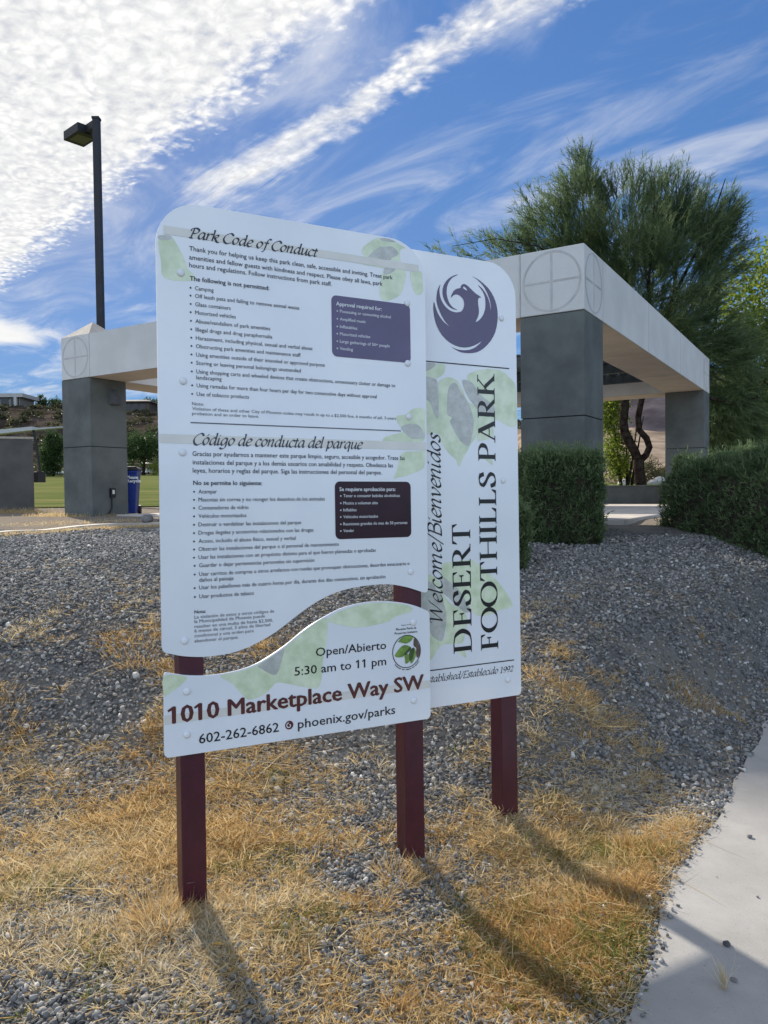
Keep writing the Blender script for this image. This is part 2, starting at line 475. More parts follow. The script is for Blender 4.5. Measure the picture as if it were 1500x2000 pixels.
M_hill = mat('desert_hill', (.040, .031, .026), 1, .35, .12, spec=0, col2=(.105, .082, .066), bump=.6, bscale=1.2, detail=9)
def hill_z(x, y):
    t = sstep(127, 236, y)
    ridge = 26.5 + 1.2 * np.sin(x * .045) + .8 * np.sin(x * .11 + 1)
    z = 4.6 + (ridge - 4.6) * t * sstep(75, 25, x)
    z = z + (fbm(x * .035, y * .035, 21, 5) - .5) * 9 * t * (1 - t) * 3 + (fbm(x * .12, y * .12, 33, 4) - .5) * 1.6 * sstep(0, .2, t)
    return z + sstep(236, 300, y) * -3
sheet('hillside', M_hill, -260, 90, 126, 320, 240, 130, hill_z)
M_mount = mat('shaded_mountain_rock', (.060, .052, .062), 1, spec=0, var=.3, scale=.03, col2=(.13, .11, .115), bump=.6, bscale=.6, detail=9)  # purple-grey of shade and distant haze is put into the rock colour
def mount_z(x, y):
    t = sstep(300, 560, y)
    return 4.8 + 80 * t * (.72 + .5 * fbm(x * .008, y * .006, 44, 5)) * sstep(40, 170, x)
sheet('mountain', M_mount, 60, 620, 290, 700, 160, 110, mount_z)
M_desert = mat('desert_soil', (.20, .15, .11), 1, .25, .25, spec=0, col2=(.34, .265, .20), bump=.5, bscale=2)
sheet('desert_slope', M_desert, 13, 90, 44.5, 250, 90, 90, lambda x, y: ground_z(x, y) + .02 + 6.5 * sstep(50, 125, y) * sstep(13, 19, x) + (fbm(x * .15, y * .15, 61, 4) - .5) * 1.2 * sstep(48, 60, y))

# concrete edging strip on the crest of the gravel at the left
pts = [(-5.6, 5.6), (-4.85, 7.1), (-4.21, 8.26), (-3.71, 9.11), (-2.98, 9.99), (-2.0, 10.8), (-.6, 11.5), (1, 12)]
mb = MB(); dense = []
for (ax, ay), (bx_, by_) in zip(pts, pts[1:]):
    for t in np.linspace(0, 1, 8, endpoint=False): dense.append((ax + (bx_ - ax) * t, ay + (by_ - ay) * t))
vs = []; fs = []
for i, (x, y) in enumerate(dense):
    nx_, ny_ = dense[min(i + 1, len(dense) - 1)][0] - dense[max(i - 1, 0)][0], dense[min(i + 1, len(dense) - 1)][1] - dense[max(i - 1, 0)][1]
    L_ = math.hypot(nx_, ny_); px_, py_ = -ny_ / L_ * .075, nx_ / L_ * .075
    z = float(ground_z(x, y)) + .035
    vs += [(x - px_, y - py_, z - .2), (x - px_, y - py_, z), (x + px_, y + py_, z), (x + px_, y + py_, z - .2)]
    if i: o = 4 * (i - 1); fs += [(o, o + 4, o + 5, o + 1), (o + 1, o + 5, o + 6, o + 2), (o + 2, o + 6, o + 7, o + 3)]
mb.add(vs, fs)
tag(mb.build('kerb', mat('kerb_concrete', (.48, .44, .38), .9, .1, 4, bump=.3)), kind='structure')

# ------------------------------------------------------------------ ramada (square picnic shelter)
AX = math.radians(31.47)
RR = Vector((math.sin(AX), math.cos(AX), 0)); LL = Vector((-RR.y, RR.x, 0)); ZZ = Vector((0, 0, 1))
RP = Vector((2.40, 9.0, 1.13))
SIDE_L, SIDE_R, CW, H_COL, H_TOP = 9.82, 9.6, .80, 2.49, 3.28     # from the slab
rot_ram = Matrix((LL, RR, ZZ)).transposed().to_4x4()              # local x = L, y = R (mirrored handedness handled below)
# use a right-handed local frame: x = R, y = L
rot_ram = Matrix(((RR.x, LL.x, 0), (RR.y, LL.y, 0), (0, 0, 1))).to_4x4()
ram = empty('ramada', RP, 'large square park shelter with grey pillars and pale fascia beams behind the sign', 'shelter')
ram.matrix_world = Matrix.Translation(RP) @ rot_ram
M_col = mat('grey_stucco', (.108, .116, .111), .92, .17, 1.4, bump=.5, bscale=90, spec=.2)
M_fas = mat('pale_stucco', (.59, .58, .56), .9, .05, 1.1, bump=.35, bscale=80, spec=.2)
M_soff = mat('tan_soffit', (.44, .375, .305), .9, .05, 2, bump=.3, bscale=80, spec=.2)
M_groove = mat('groove_shadow_grey', (.47, .46, .45), .9, .08, 5)
M_gr_dark = mat('dark_joint', (.028, .03, .032), .9, .1, 5)
M_black = mat('black_metal', (.012, .012, .016), .55, .2, 8)
M_steel = mat('galvanised_steel', (.42, .43, .43), .5, .1, 20, spec=.5)
cols_at = [(0, 0), (0, SIDE_L - CW), (SIDE_R - CW, 0), (SIDE_R - CW, SIDE_L - CW)]
col_objs = []
for (r0, l0) in cols_at:
    mb = MB()
    mb.box((r0 + CW / 2, l0 + CW / 2, .53), CW, CW, 1.42)          # lower lift (from below the slab)
    mb.box((r0 + CW / 2, l0 + CW / 2, (1.255 + H_COL) / 2), CW, CW, H_COL - 1.255)
    mb.box((r0 + CW / 2, l0 + CW / 2, 1.2475), CW - .03, CW - .03, .016, mi=1)
    mb.box((r0 + CW / 2, l0 + CW / 2, H_COL + .006), CW - .03, CW - .03, .012, mi=1)
    col_objs.append(mb.build('column', [M_col, M_gr_dark], ram))
lc = col_objs[1]
# sconce, outlet and conduit on the left column's face towards the middle (its -L face)
yl = SIDE_L - CW
mb = MB(); mb.prism([(.42, 2.05), (.64, 2.05), (.64, 2.28), (.42, 2.28)], 0, .1)
mb2 = MB()
mb2.add([(.40, yl, 2.03), (.62, yl, 2.03), (.62, yl, 2.31), (.40, yl, 2.31), (.42, yl - .13, 2.05), (.60, yl - .13, 2.05), (.60, yl - .05, 2.30), (.42, yl - .05, 2.30)],
        [(4, 5, 6, 7), (0, 4, 7, 3), (1, 2, 6, 5), (3, 7, 6, 2), (0, 1, 5, 4)])
mb2.build('light_fixture', mat('grey_fixture', (.085, .09, .095), .6, .1, 8), lc, bevel=.006)
mb = MB(); mb.box((.42, yl - .03, .40), .10, .06, .17)
ot = mb.build('outlet_box', M_black, lc, bevel=.005)
mb = MB(); mb.box((.42, yl - .0615, .415), .05, .003, .075)
mb.build('outlet_plate', mat('white_plate', (.6, .6, .58), .5, .05), lc)
mb = MB(); mb.tube([(.40, yl - .03, .32), (.40, yl - .03, .12), (.36, yl - .03, .05), (.30, yl - .03, .0), (.30, yl - .03, -.05)], [.014] * 5, 8)
mb.build('conduit', M_black, lc)

# fascia beams: two long ones run corner to corner, two butt in between
def beam(c, sr, sl):
    mb = MB(); x, y, z = c
    mb.box(c, sr, sl, H_TOP - H_COL - .012)
    zb = H_COL + .012
    # soffit sheet, 4 mm proud below
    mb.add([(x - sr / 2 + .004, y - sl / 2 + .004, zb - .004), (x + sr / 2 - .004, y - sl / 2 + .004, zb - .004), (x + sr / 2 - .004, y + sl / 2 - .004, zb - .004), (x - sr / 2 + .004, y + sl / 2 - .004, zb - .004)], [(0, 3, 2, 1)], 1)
    return mb
zc = (H_COL + .012 + H_TOP) / 2
beams = []
for l0 in (0, SIDE_L - CW):
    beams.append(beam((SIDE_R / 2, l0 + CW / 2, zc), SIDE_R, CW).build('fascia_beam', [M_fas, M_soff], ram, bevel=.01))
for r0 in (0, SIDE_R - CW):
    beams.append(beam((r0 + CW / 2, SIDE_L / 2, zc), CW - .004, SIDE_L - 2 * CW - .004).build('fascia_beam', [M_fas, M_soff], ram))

def ring_cross(mb, cen, ax, ay, nrm, rad, wd=.024, lift=.003):
    """cast circle and cross on a corner block: shallow raised strips"""
    cen, ax, ay, nrm = Vector(cen), Vector(ax), Vector(ay), Vector(nrm)
    n = 56; vs = []; fs = []
    for k in range(n):
        a = 2 * math.pi * k / n; d = ax * math.cos(a) + ay * math.sin(a)
        vs += [cen + d * (rad - wd / 2) + nrm * lift, cen + d * (rad + wd / 2) + nrm * lift]
    for k in range(n):
        o = 2 * k; p = 2 * ((k + 1) % n); fs.append((o, o + 1, p + 1, p))
    mb.add(vs, fs)
    mb.box(cen + nrm * .001, wd, 2 * rad - wd - .002, .006, ax, ay, nrm)
    mb.box(cen + ax * (rad / 2 + wd * .3) + nrm * .0008, rad - wd * 1.4, wd, .006, ax, ay, nrm)
    mb.box(cen - ax * (rad / 2 + wd * .3) + nrm * .0008, rad - wd * 1.4, wd, .006, ax, ay, nrm)

R3, L3, Z3 = (1, 0, 0), (0, 1, 0), (0, 0, 1)
for (r0, l0) in cols_at:
    mb = MB()
    for (cen, ax, nrm) in (((r0, l0 + CW / 2, zc), L3, (-1, 0, 0)), ((r0 + CW, l0 + CW / 2, zc), L3, (1, 0, 0)), ((r0 + CW / 2, l0, zc), R3, (0, -1, 0)), ((r0 + CW / 2, l0 + CW, zc), R3, (0, 1, 0))):
        face_r = cen[0] in (0, SIDE_R); face_l = cen[1] in (0, SIDE_L)
        if not (face_r or face_l): continue
        ring_cross(mb, cen, ax, Z3, nrm, .355)
        # joint between corner block and beam
        if face_r: mb.box((cen[0] + nrm[0] * .001, (l0 + CW + .005) if l0 == 0 else l0 - .005, zc), .006, .012, H_TOP - H_COL - .03)
        else: mb.box(((r0 + CW + .005) if r0 == 0 else r0 - .005, cen[1] + nrm[1] * .001, zc), .012, .006, H_TOP - H_COL - .03)
    mb.build('corner_emblem', M_groove, ram)
M_joint = mat('joint_grey', (.36, .355, .35), .9, .05)
for r in (3.42, 6.08):
    MB().box((r, -.0005, zc), .007, .004, H_TOP - H_COL - .03).build('panel_joint', M_joint, ram)
    MB().box((r, CW / 2, H_COL + .0065), .007, CW - .03, .004).build('panel_joint', M_joint, ram)
for l in (3.4, 6.4): MB().box((-.0005, l, zc), .004, .007, H_TOP - H_COL - .03).build('panel_joint', M_joint, ram)
# pyramid cap over the left corner
mb = MB(); r0, l0 = 0, SIDE_L - CW
mb.add([(r0 + .01, l0 + .01, H_TOP + .003), (r0 + CW - .01, l0 + .01, H_TOP + .003), (r0 + CW - .01, l0 + CW - .01, H_TOP + .003), (r0 + .01, l0 + CW - .01, H_TOP + .003), (r0 + CW / 2, l0 + CW / 2, H_TOP + .33)],
       [(0, 1, 4), (1, 2, 4), (2, 3, 4), (3, 0, 4)])
mb.build('pyramid_cap', mat('tan_cap', (.46, .40, .33), .9, .06, 3, bump=.3), ram)
# slatted roof inside the beams, slats run along R
mb = MB(); M_slat = mat('dark_slat', (.045, .055, .06), .6, .15, 6)
n_sl = 34; span = SIDE_L - 2 * CW - .02; pitch_sl = span / n_sl
for i in range(n_sl):
    l = CW + .01 + pitch_sl * (i + .5)
    mb.box((5.0 + (SIDE_R - CW - 5.005) / 2, l, H_TOP - .30), SIDE_R - CW - 5.005, pitch_sl - .055, .03)
for r in (5.1, 7.0, 8.6):
    mb.box((r, SIDE_L / 2, H_TOP - .42), .10, SIDE_L - 2 * CW - .01, .20)
mb.build('slatted_roof', M_slat, ram)
# slab
mb = MB(); mb.box(((.3 + 10.6) / 2, (-.38 + 8.75) / 2, -.10), 10.3, 9.13, .20)
sl_o = mb.build('slab', M_slab, None, bevel=.012)
sl_o.matrix_world = ram.matrix_world.copy(); tag(sl_o, kind='structure')
# seat wall along the back
W2R = lambda r, l, z=0: RP + RR * r + LL * l + ZZ * z
mb = MB(); mb.box((SIDE_R + .35, 4.4, .19), .30, 8.4, .44)
mb.box((SIDE_R + .35, 4.4, .43), .34, 8.44, .04)
sw_o = mb.build('seat_wall', mat('grey_block_wall', (.085, .092, .092), .9, .1, 3, bump=.4), None, bevel=.008)
sw_o.matrix_world = ram.matrix_world.copy()
tag(sw_o, 'low grey seat wall running along the back edge of the shelter slab', 'low wall')

# ------------------------------------------------------------------ things at the left
mb = MB()
ga, gb = Vector((-10.6, 16.6, 0)), Vector((-8.22, 17.75, 0))
dd = (gb - ga).normalized(); nn = Vector((-dd.y, dd.x, 0)); mid = (ga + gb) / 2
mb.box((mid.x, mid.y, 1.13 + .80), (gb - ga).length, .28, 1.75, dd, nn)
mb.box((mid.x, mid.y, 1.13 + 1.70), (gb - ga).length + .03, .31, .05, dd, nn, mi=1)
tag(mb.build('screen_wall', [mat('brown_grey_stucco', (.085, .083, .079), .92, .12, 2, bump=.4), mat('wall_cap', (.33, .30, .26), .9, .1)], bevel=.008),
    'plain grey stucco screen wall at the left of the pyramid-capped column', 'wall')

g0 = Vector((-8.82, 18.7, 1.13))
gr = empty('charcoal_grill', g0, 'black charcoal grill box sticking out from behind the grey screen wall', 'grill')
mb = MB(); mb.box((0, 0, .45), .09, .09, 1.0); mb.build('post', M_black, gr)
mb = MB(); z0 = .70
mb.box((.05, 0, z0), .62, .42, .02); mb.box((.05, .2, z0 + .13), .62, .02, .24); mb.box((-.25, -.01, z0 + .13), .02, .40, .24); mb.box((.35, -.01, z0 + .13), .02, .40, .24); mb.box((.05, -.2, z0 + .11), .58, .02, .20)
mb.build('firebox', M_black, gr)
mb = MB()
for i in range(9): mb.box((-.20 + i * .0625, 0, z0 + .2), .012, .36, .012)
mb.build('grate', M_steel, gr)

cn = empty('shade_canopy', Vector((-48.6, 105, 4.0)), 'pale sloping shade canopy edge on a leaning dark post far beyond the screen wall', 'canopy')
mb = MB()
a, b_, c_ = Vector((-9.0, -3, 5.3)), Vector((-.1, 0, 6.55)), Vector((4.6, 5, 7.5))
for p, q, h0, h1 in ((a, b_, .62, .5), (b_, c_, .28, .10)):
    off = Vector((-.6, 3, .1))
    mb.add([p, q, q + off, p + off, p + Vector((0, 0, h0)), q + Vector((0, 0, h1)), q + off + Vector((0, 0, h1)), p + off + Vector((0, 0, h0))],
           [(0, 3, 2, 1), (4, 5, 6, 7), (0, 1, 5, 4), (1, 2, 6, 5), (2, 3, 7, 6), (3, 0, 4, 7)])
mb.build('roof_edge', mat('pale_painted_metal', (.42, .42, .43), .6, .05), cn)
mb = MB(); mb.tube([(-.15, .5, 6.6), (.35, .5, 3.4), (.62, .5, .8), (.68, .5, -.2)], [.17, .15, .14, .14], 10); mb.build('post', M_black, cn)
mb = MB(); mb.tube([(-8.4, -2, 5.4), (-8.4, -2, -.4)], [.16, .16], 10); mb.build('post', M_black, cn)

# pole lamp behind the left corner of the shelter
lp = empty('lamp_post', Vector((-10.36, 28, 1.12)), 'tall black square lamp post with a shoebox lamp head against the clouds', 'street lamp')
mb = MB(); mb.box((0, 0, 4.38), .148, .148, 8.86); mb.build('pole', M_black, lp, bevel=.008)
mb = MB(); mb.box((0, 0, 8.83), .17, .17, .05); mb.build('pole_cap', M_black, lp, bevel=.006)
aa = Vector((-.75, .66, 0)).normalized(); pp = Vector((aa.y, -aa.x, 0))
mb = MB(); mb.box(aa * .26 + Vector((0, 0, 8.71)), .42, .13, .17, aa, pp); mb.build('arm', M_black, lp)
hd = MB(); c0 = aa * .74 + Vector((0, 0, 8.70)); hd.box(c0, .70, .50, .21, aa, pp)
hdo = hd.build('lamp_head', M_black, lp, bevel=.012)
mb = MB(); mb.box(c0 - Vector((0, 0, .103)), .42, .36, .008, aa, pp); mb.build('lens', mat('dark_lens', (.05, .05, .045), .25, .1), hdo)

lp.scale = (1.60,) * 3
# blue bin behind the left column
bn = empty('recycling_bin', Vector((-5.095, 14.92, 1.10)), 'tall blue recycling bin with black lid tucked behind the left column', 'bin')
bn.rotation_euler = (0, 0, math.radians(10))
M_blue = mat('blue_plastic', (.008, .030, .20), .45, .08, 6)
def loft(mb, levels, mi=0):
    vs = []; fs = []
    for (z, sx, sy, cy) in levels: vs += [(-sx / 2, cy - sy / 2, z), (sx / 2, cy - sy / 2, z), (sx / 2, cy + sy / 2, z), (-sx / 2, cy + sy / 2, z)]
    for i in range(len(levels) - 1):
        o = 4 * i; fs += [(o + k, o + (k + 1) % 4, o + 4 + (k + 1) % 4, o + 4 + k) for k in range(4)]
    fs += [(3, 2, 1, 0), tuple(4 * (len(levels) - 1) + k for k in range(4))]
    return mb.add(vs, fs, mi)
mb = MB(); loft(mb, [(.02, .40, .40, 0), (.80, .50, .52, 0), (.82, .53, .56, 0), (.86, .53, .56, 0)]); bd = mb.build('body', M_blue, bn, bevel=.015)
mb = MB(); loft(mb, [(.862, .55, .60, 0), (.90, .55, .60, 0), (.94, .46, .52, 0)]); mb.build('lid', M_black, bn, bevel=.012)
for s in (-1, 1):
    mb = MB(); mb.tube([(s * .19, .24, .09), (s * .25, .24, .09)], [.09, .09], 16); mb.build('wheel', M_black, bn)
def small_text(body, size, loc, m, parent, rot=(math.pi / 2, 0, 0), bold=0):
    c = bpy.data.curves.new('txt', 'FONT'); c.body = body; c.size = size; c.offset = bold; c.resolution_u = 2
    t = bpy.data.objects.new('txt', c); COL.objects.link(t)
    me = bpy.data.meshes.new_from_object(t); bpy.data.objects.remove(t)
    o = bpy.data.objects.new('lettering', me); COL.objects.link(o); me.materials.clear(); me.materials.append(m)
    o.location = loc; o.rotation_euler = rot; o.parent = parent
    return o
small_text('Please', .085, (.06, -.262, .70), mat('white_print', (.75, .78, .8), .6, .02), bd, (math.radians(94), 0, 0), .003)
small_text('Recycle', .085, (.06, -.257, .63), bpy.data.materials['white_print'], bd, (math.radians(94), 0, 0), .003)

# a grey rock by the edging strip
def rock(name, loc, size, m, seed, label, cat='rock', group=None):
    r = np.random.default_rng(seed)
    me = bpy.data.meshes.new(name)
    import bmesh
    bm = bmesh.new(); bmesh.ops.create_icosphere(bm, subdivisions=3, radius=1)
    pl = [(unit(r.normal(size=3)), r.uniform(.55, .95)) for _ in range(14)]
    for v in bm.verts:
        p = np.array(v.co)
        for n_, d_ in pl:
            e = p @ n_ - d_
            if e > 0: p = p - n_ * e * .9
        p = p * (1 + .05 * (r.random() - .5))
        v.co = Vector(p * np.array(size))
    bm.to_mesh(me); bm.free(); me.materials.append(m)
    o = bpy.data.objects.new(name, me); COL.objects.link(o); o.location = loc; o.rotation_euler[2] = r.uniform(0, 6)
    return tag(o, label, cat, group)
M_rock = mat('grey_rock', (.17, .16, .155), .9, .3, 6, bump=.5, bscale=25)
rock('rock', (-3.32, 10.55, 1.15), (.11, .09, .075), M_rock, 3, 'grey fist-sized rock lying on the dirt beside the edging strip')
rock('rock', (-3.12, 10.62, 1.13), (.10, .07, .03), M_rock, 8, 'flat grey stone slab lying right of the fist-sized rock')

# ------------------------------------------------------------------ far things on and below the hill
def on_hill(x, y): return float(hill_z(np.array(x), np.array(y)))
hx, hy = -118, 229; hz = on_hill(hx, hy) + .9
ho = empty('hill_house', (hx, hy, hz), 'long low white modern house with dark windows on top of the left hill', 'house')
M_hw = mat('white_house_wall', (.42, .40, .37), .8, .05, .5); M_glass = mat('dark_glass', (.03, .035, .04), .2, .1, 1)
mb = MB(); mb.box((0, 0, .6), 21, 9, 3.4); mb.build('wall', mat('house_wall_brown', (.22, .19, .16), .8, .1, .6), ho)
mb = MB(); loft(mb, [(2.3, 23.5, 11, 0), (3.4, 23.5, 11, 0), (3.5, 21, 9, 0)]); mb.build('roof', M_hw, ho)
for i in range(7):
    mb = MB(); mb.box((-9 + i * 3, -4.53, 1.1), 2.3, .1, 2.0); mb.build('window', M_glass, ho)
for i in range(4):
    mb = MB(); mb.box((-10.3 + i * 6.6, -5.1, .4), .8, .8, 3.8); mb.build('pillar', M_hw, ho)
hx2, hy2 = -77.2, 230; hz2 = on_hill(hx2, hy2) + .7
h2 = empty('hill_house', (hx2, hy2, hz2), 'dark low house with a chimney on the ridge right of the left column', 'house')
M_hd = mat('brown_house_wall', (.10, .075, .06), .9, .1, .6)
mb = MB(); mb.box((0, 0, .5), 15, 8, 3.6); mb.build('wall', M_hd, h2)
mb = MB(); loft(mb, [(2.3, 17, 10, 0), (2.6, 17, 10, 0), (3.2, 12, 5, 0)]); mb.build('roof', mat('tan_roof', (.2, .17, .14), .9, .1, .5), h2)
mb = MB(); mb.box((-3.2, -1, 3.3), 1.5, 1.5, 4.2); mb.build('chimney', M_hd, h2)
for i in range(4):
    mb = MB(); mb.box((-1 + i * 2.2, -4.04, .9), 1.5, .1, 1.8); mb.build('window', M_glass, h2)

M_bark = mat('dark_bark', (.016, .012, .010), 1, .3, 9, spec=0, col2=(.045, .036, .030), bump=.9, bscale=45)
M_bark_pale = mat('pale_bark', (.30, .28, .25), .9, .3, 5, bump=.5, bscale=30)
LEAF_DARK = leaf_mat('dark_leaf', (.026, .052, .020), (.080, .125, .045), .35)
LEAF_FINE = leaf_mat('acacia_leaf', (.042, .078, .036), (.205, .265, .125), .5)
LEAF_LIME = leaf_mat('lime_leaf', (.075, .125, .018), (.27, .32, .055), .5)
LEAF_HEDGE = leaf_mat('hedge_leaf', (.046, .078, .034), (.175, .235, .11), .36)
LEAF_OLIVE = leaf_mat('olive_scrub', (.075, .07, .035), (.17, .15, .075), .25)
LEAF_PALM = leaf_mat('palm_frond', (.05, .05, .025), (.12, .11, .05), .25)

def crown(name, mats, blobs, n, L, W, parent, seed, updir=.3, kind_leaf='leaf', shell=.55, droop=.1, clump=14, cr=.22):
    """leaf clumps spread through a union of ellipsoids (cx,cy,cz,rx,ry,rz)"""
    r = np.random.default_rng(seed)
    bl = np.array(blobs, float); vol = np.prod(bl[:, 3:], 1) ** (2 / 3); vol = vol / vol.sum()
    m = max(1, n // clump)
    bi = r.choice(len(bl), m, p=vol)
    d = sphere_dirs(m, r); rad = r.uniform(shell ** 3, 1, m) ** (1 / 3)
    rad = rad * (1 + .22 * (fbm(d[:, 0] * 2.3 + bi * 3.1, d[:, 2] * 2.3 + d[:, 1], seed, 3) - .5) * 2)
    cc = bl[bi, :3] + d * rad[:, None] * bl[bi, 3:]
    ctone = np.clip(r.normal(.45, .2, m), 0, 1)
    rep = np.repeat(np.arange(m), clump)
    k = len(rep)
    size = bl[bi, 3:].mean(1)[rep] * cr
    P = cc[rep] + r.normal(size=(k, 3)) * size[:, None] * .6
    D = d[rep] * .7 + r.normal(size=(k, 3)) * .75 + np.array([0, 0, updir])
    Ln = L * r.uniform(.6, 1.3, k); tone = np.clip(ctone[rep] + r.normal(0, .15, k), 0, 1)
    if kind_leaf == 'blade':
        V, F = blades(P, D, Ln, W, droop, r); tv = np.repeat(tone, 5)
    else:
        V, F = leaves(P, D, Ln, W, r); tv = np.repeat(tone, 4)
    return np_mesh(name, V, F, mats, tv, parent)

def simple_tree(name, loc, label, cat, h, blobs, mats, n, L, W, seed, trunk_r=.15, trunk_h=None, bark=None, group=None, forks=3):
    t = empty(name, loc, label, cat, group); r = np.random.default_rng(seed)
    th = trunk_h or h * .5; mb = MB()
    mb.tube([(0, 0, -.2), (.02 * h, 0, th * .5), (0, .02 * h, th)], [trunk_r, trunk_r * .8, trunk_r * .62], 9)
    for k in range(forks):
        b = blobs[k % len(blobs)]
        mb.tube([(0, .02 * h, th * .9), (b[0] * .5, b[1] * .5, (th + b[2]) / 2), (b[0], b[1], b[2] + b[5] * .4)], [trunk_r * .55, trunk_r * .4, trunk_r * .15], 7)
    mb.build('trunk', bark or M_bark, t, smooth=True)
    crown('crown', mats, blobs, n, L, W, t, seed)
    return t

gz = lambda x, y: float(ground_z(x, y))
# trees, bush and shrubs at the far edge of the lawn
simple_tree('round_tree', (-50.3, 115, gz(-50, 115)), 'dark rounded tree half hidden behind the left side of the left column', 'tree', 7, [(0, 0, 3.6, 1.5, 2, 3.2), (-.3, 0, 2.2, 1.4, 2, 2.2), (.4, 0, 5.0, 1.0, 1.5, 1.8)], LEAF_DARK, 5200, .34, .2, 31, .2, 1.2)
simple_tree('loose_tree', (-51.0, 131, gz(-51, 131)), 'tall loose light green tree rising behind the dark rounded tree', 'tree', 14, [(0, 0, 12.3, 2.0, 2, 1.7), (.6, 0, 9.5, 1.3, 1.3, 2), (-.9, 0, 11, 1.2, 1.2, 1)], LEAF_OLIVE, 1500, .55, .24, 32, .28, 8.5)
simple_tree('spreading_tree', (-37.2, 117, gz(-37, 117)), 'dark spreading tree with a visible trunk between the left column and the sign', 'tree', 7, [(0, 0, 4.8, 3.3, 2.6, 1.9), (-1.2, 0, 4.1, 2.2, 2, 1.6), (1.6, 0, 4.3, 2.3, 2, 1.7), (-.9, 0, 2.2, 1.6, 1.5, 1.2)], LEAF_DARK, 5600, .34, .2, 33, .26, 3.2)
t = empty('round_bush', (-33.2, 114, gz(-33, 114)), 'clipped round green bush at the edge of the lawn beside the sign', 'bush')
crown('foliage', LEAF_LIME, [(0, 0, .8, 1.9, 1.6, 1.6)], 3000, .22, .14, t, 34, shell=.8)
t = empty('round_bush', (-59.5, 237, on_hill(-78, 237)), 'dark bush on the ridge beside the chimney house', 'bush')
t.location = (-72.5, 236, on_hill(-72.5, 236)); crown('foliage', LEAF_DARK, [(0, 0, 2.2, 3.6, 3, 2.7)], 1400, .6, .4, t, 35)
for (x, w_, h_, lab, sd) in ((-106.4, 1.7, 2.6, 'small round dark tree standing alone on the hill ridge', 36), (-102.2, 2.3, 2.0, 'wide dark tree on the ridge next to the left column', 37)):
    simple_tree('ridge_tree', (x, 236, on_hill(x, 236)), lab, 'tree', 4, [(0, 0, h_ * .85, w_, w_, h_ * .8), (.5, 0, h_ * .6, w_ * .8, w_, h_ * .5)], LEAF_DARK, 1300, .5, .3, sd, .15, .8)
pt = empty('palm_tree', (-117.6, 230, on_hill(-117.6, 230)), 'thin palm tree standing in front of the white hill house', 'palm tree')
mb = MB(); mb.tube([(0, 0, -.3), (.1, 0, 2.2), (0, 0, 4.9)], [.22, .16, .14], 8); mb.build('trunk', M_bark, pt)
r_ = np.random.default_rng(38); k = 260
d = sphere_dirs(k, r_); d[:, 2] = d[:, 2] * .8 + .1
V, F = blades(np.tile([0, 0, 4.9], (k, 1)), d, r_.uniform(.9, 1.6, k), .22, .9, r_); np_mesh('crown', V, F, LEAF_PALM, np.repeat(r_.random(k), 5), pt)

# desert scrub over the hill: one mass
r_ = np.random.default_rng(40); Vs = []; Fs = []; Ts = []; o_ = 0
nb = 2600
sx = r_.uniform(-150, 60, nb); sy = 130 + 106 * r_.random(nb) ** .9
keep = fbm(sx * .05, sy * .05, 77, 3) > .36; sx, sy = sx[keep], sy[keep]
sz = hill_z(sx, sy); rad = r_.uniform(.3, 1.0, len(sx)) * r_.choice([1, 1, 1, 1.9], len(sx))
for x, y, z, q in zip(sx, sy, sz, rad):
    kk = int(34 + 26 * q); dd_ = sphere_dirs(kk, r_); dd_[:, 2] = np.abs(dd_[:, 2])
    P = np.array([x, y, z]) + dd_ * q * np.array([1, 1, .75]) * r_.uniform(.5, 1, (kk, 1))
    V, F = leaves(P, dd_ + r_.normal(size=(kk, 3)) * .6, q * .55, q * .36, r_)
    Vs.append(V); Fs.append(F + o_); o_ += len(V); Ts.append(np.repeat(np.clip(r_.normal(r_.uniform(.1, .8), .12, kk), 0, 1), 4))
scrub = np_mesh('desert_scrub', np.concatenate(Vs), np.concatenate(Fs), leaf_mat('hill_scrub', (.045, .050, .028), (.15, .135, .075), .2), np.concatenate(Ts))
tag(scrub, 'dry olive scrub scattered over the brown hillside', 'scrub', kind='stuff')

# two parked golf carts by the lawn edge
def cart(x, y, label, rz):
    c = empty('golf_cart', (x, y, gz(x, y) + .04), label, 'golf cart', None); c.rotation_euler[2] = rz
    Mw = mat('cart_white', (.7, .7, .68), .4, .03)
    mb = MB(); mb.prism([(-1.15, .30), (1.1, .30), (1.2, .62), (.95, .80), (.55, .55), (-.15, .55), (-.2, .85), (-1.1, .85)], -.5, .5); mb.build('body', Mw, c, bevel=.03)
    mb = MB(); mb.box((-.1, 0, 1.82), 1.7, 1.1, .07); mb.build('roof', Mw, c, bevel=.02)
    for sx_ in (-.85, .62):
        for sy_ in (-.48, .48): MB().tube([(sx_, sy_, .6), (sx_ + (.1 if sx_ < 0 else -.12), sy_, 1.8)], [.025, .025], 6).build('roof_post', M_black, c)
    mb = MB(); mb.box((-.45, 0, .92), .5, .95, .14); mb.box((-.72, 0, 1.15), .12, .95, .42); mb.build('seat', mat('cart_seat', (.35, .33, .3), .7, .05), c, bevel=.02)
    for sx_ in (-.75, .8):
        for sy_ in (-.47, .47):
            mb = MB(); mb.tube([(sx_, sy_ - .08, .22), (sx_, sy_ + .08, .22)], [.22, .22], 14); mb.build('wheel', M_black, c)
cart(-52.9, 122, 'small white golf cart parked at the lawn edge left of the left column', .5)
cart(-38.2, 122, 'small white golf cart parked at the lawn edge between column and sign', 2.7)
for i, (x, s) in enumerate(((-55.6, .8), (-54.3, .6))):
    rock('boulder', (x, 121, gz(x, 121) + .2), (s, s * .8, s * .7), M_rock, 50 + i, ('larger' if i == 0 else 'smaller') + ' grey boulder lying left of the golf cart on the lawn edge', 'boulder')

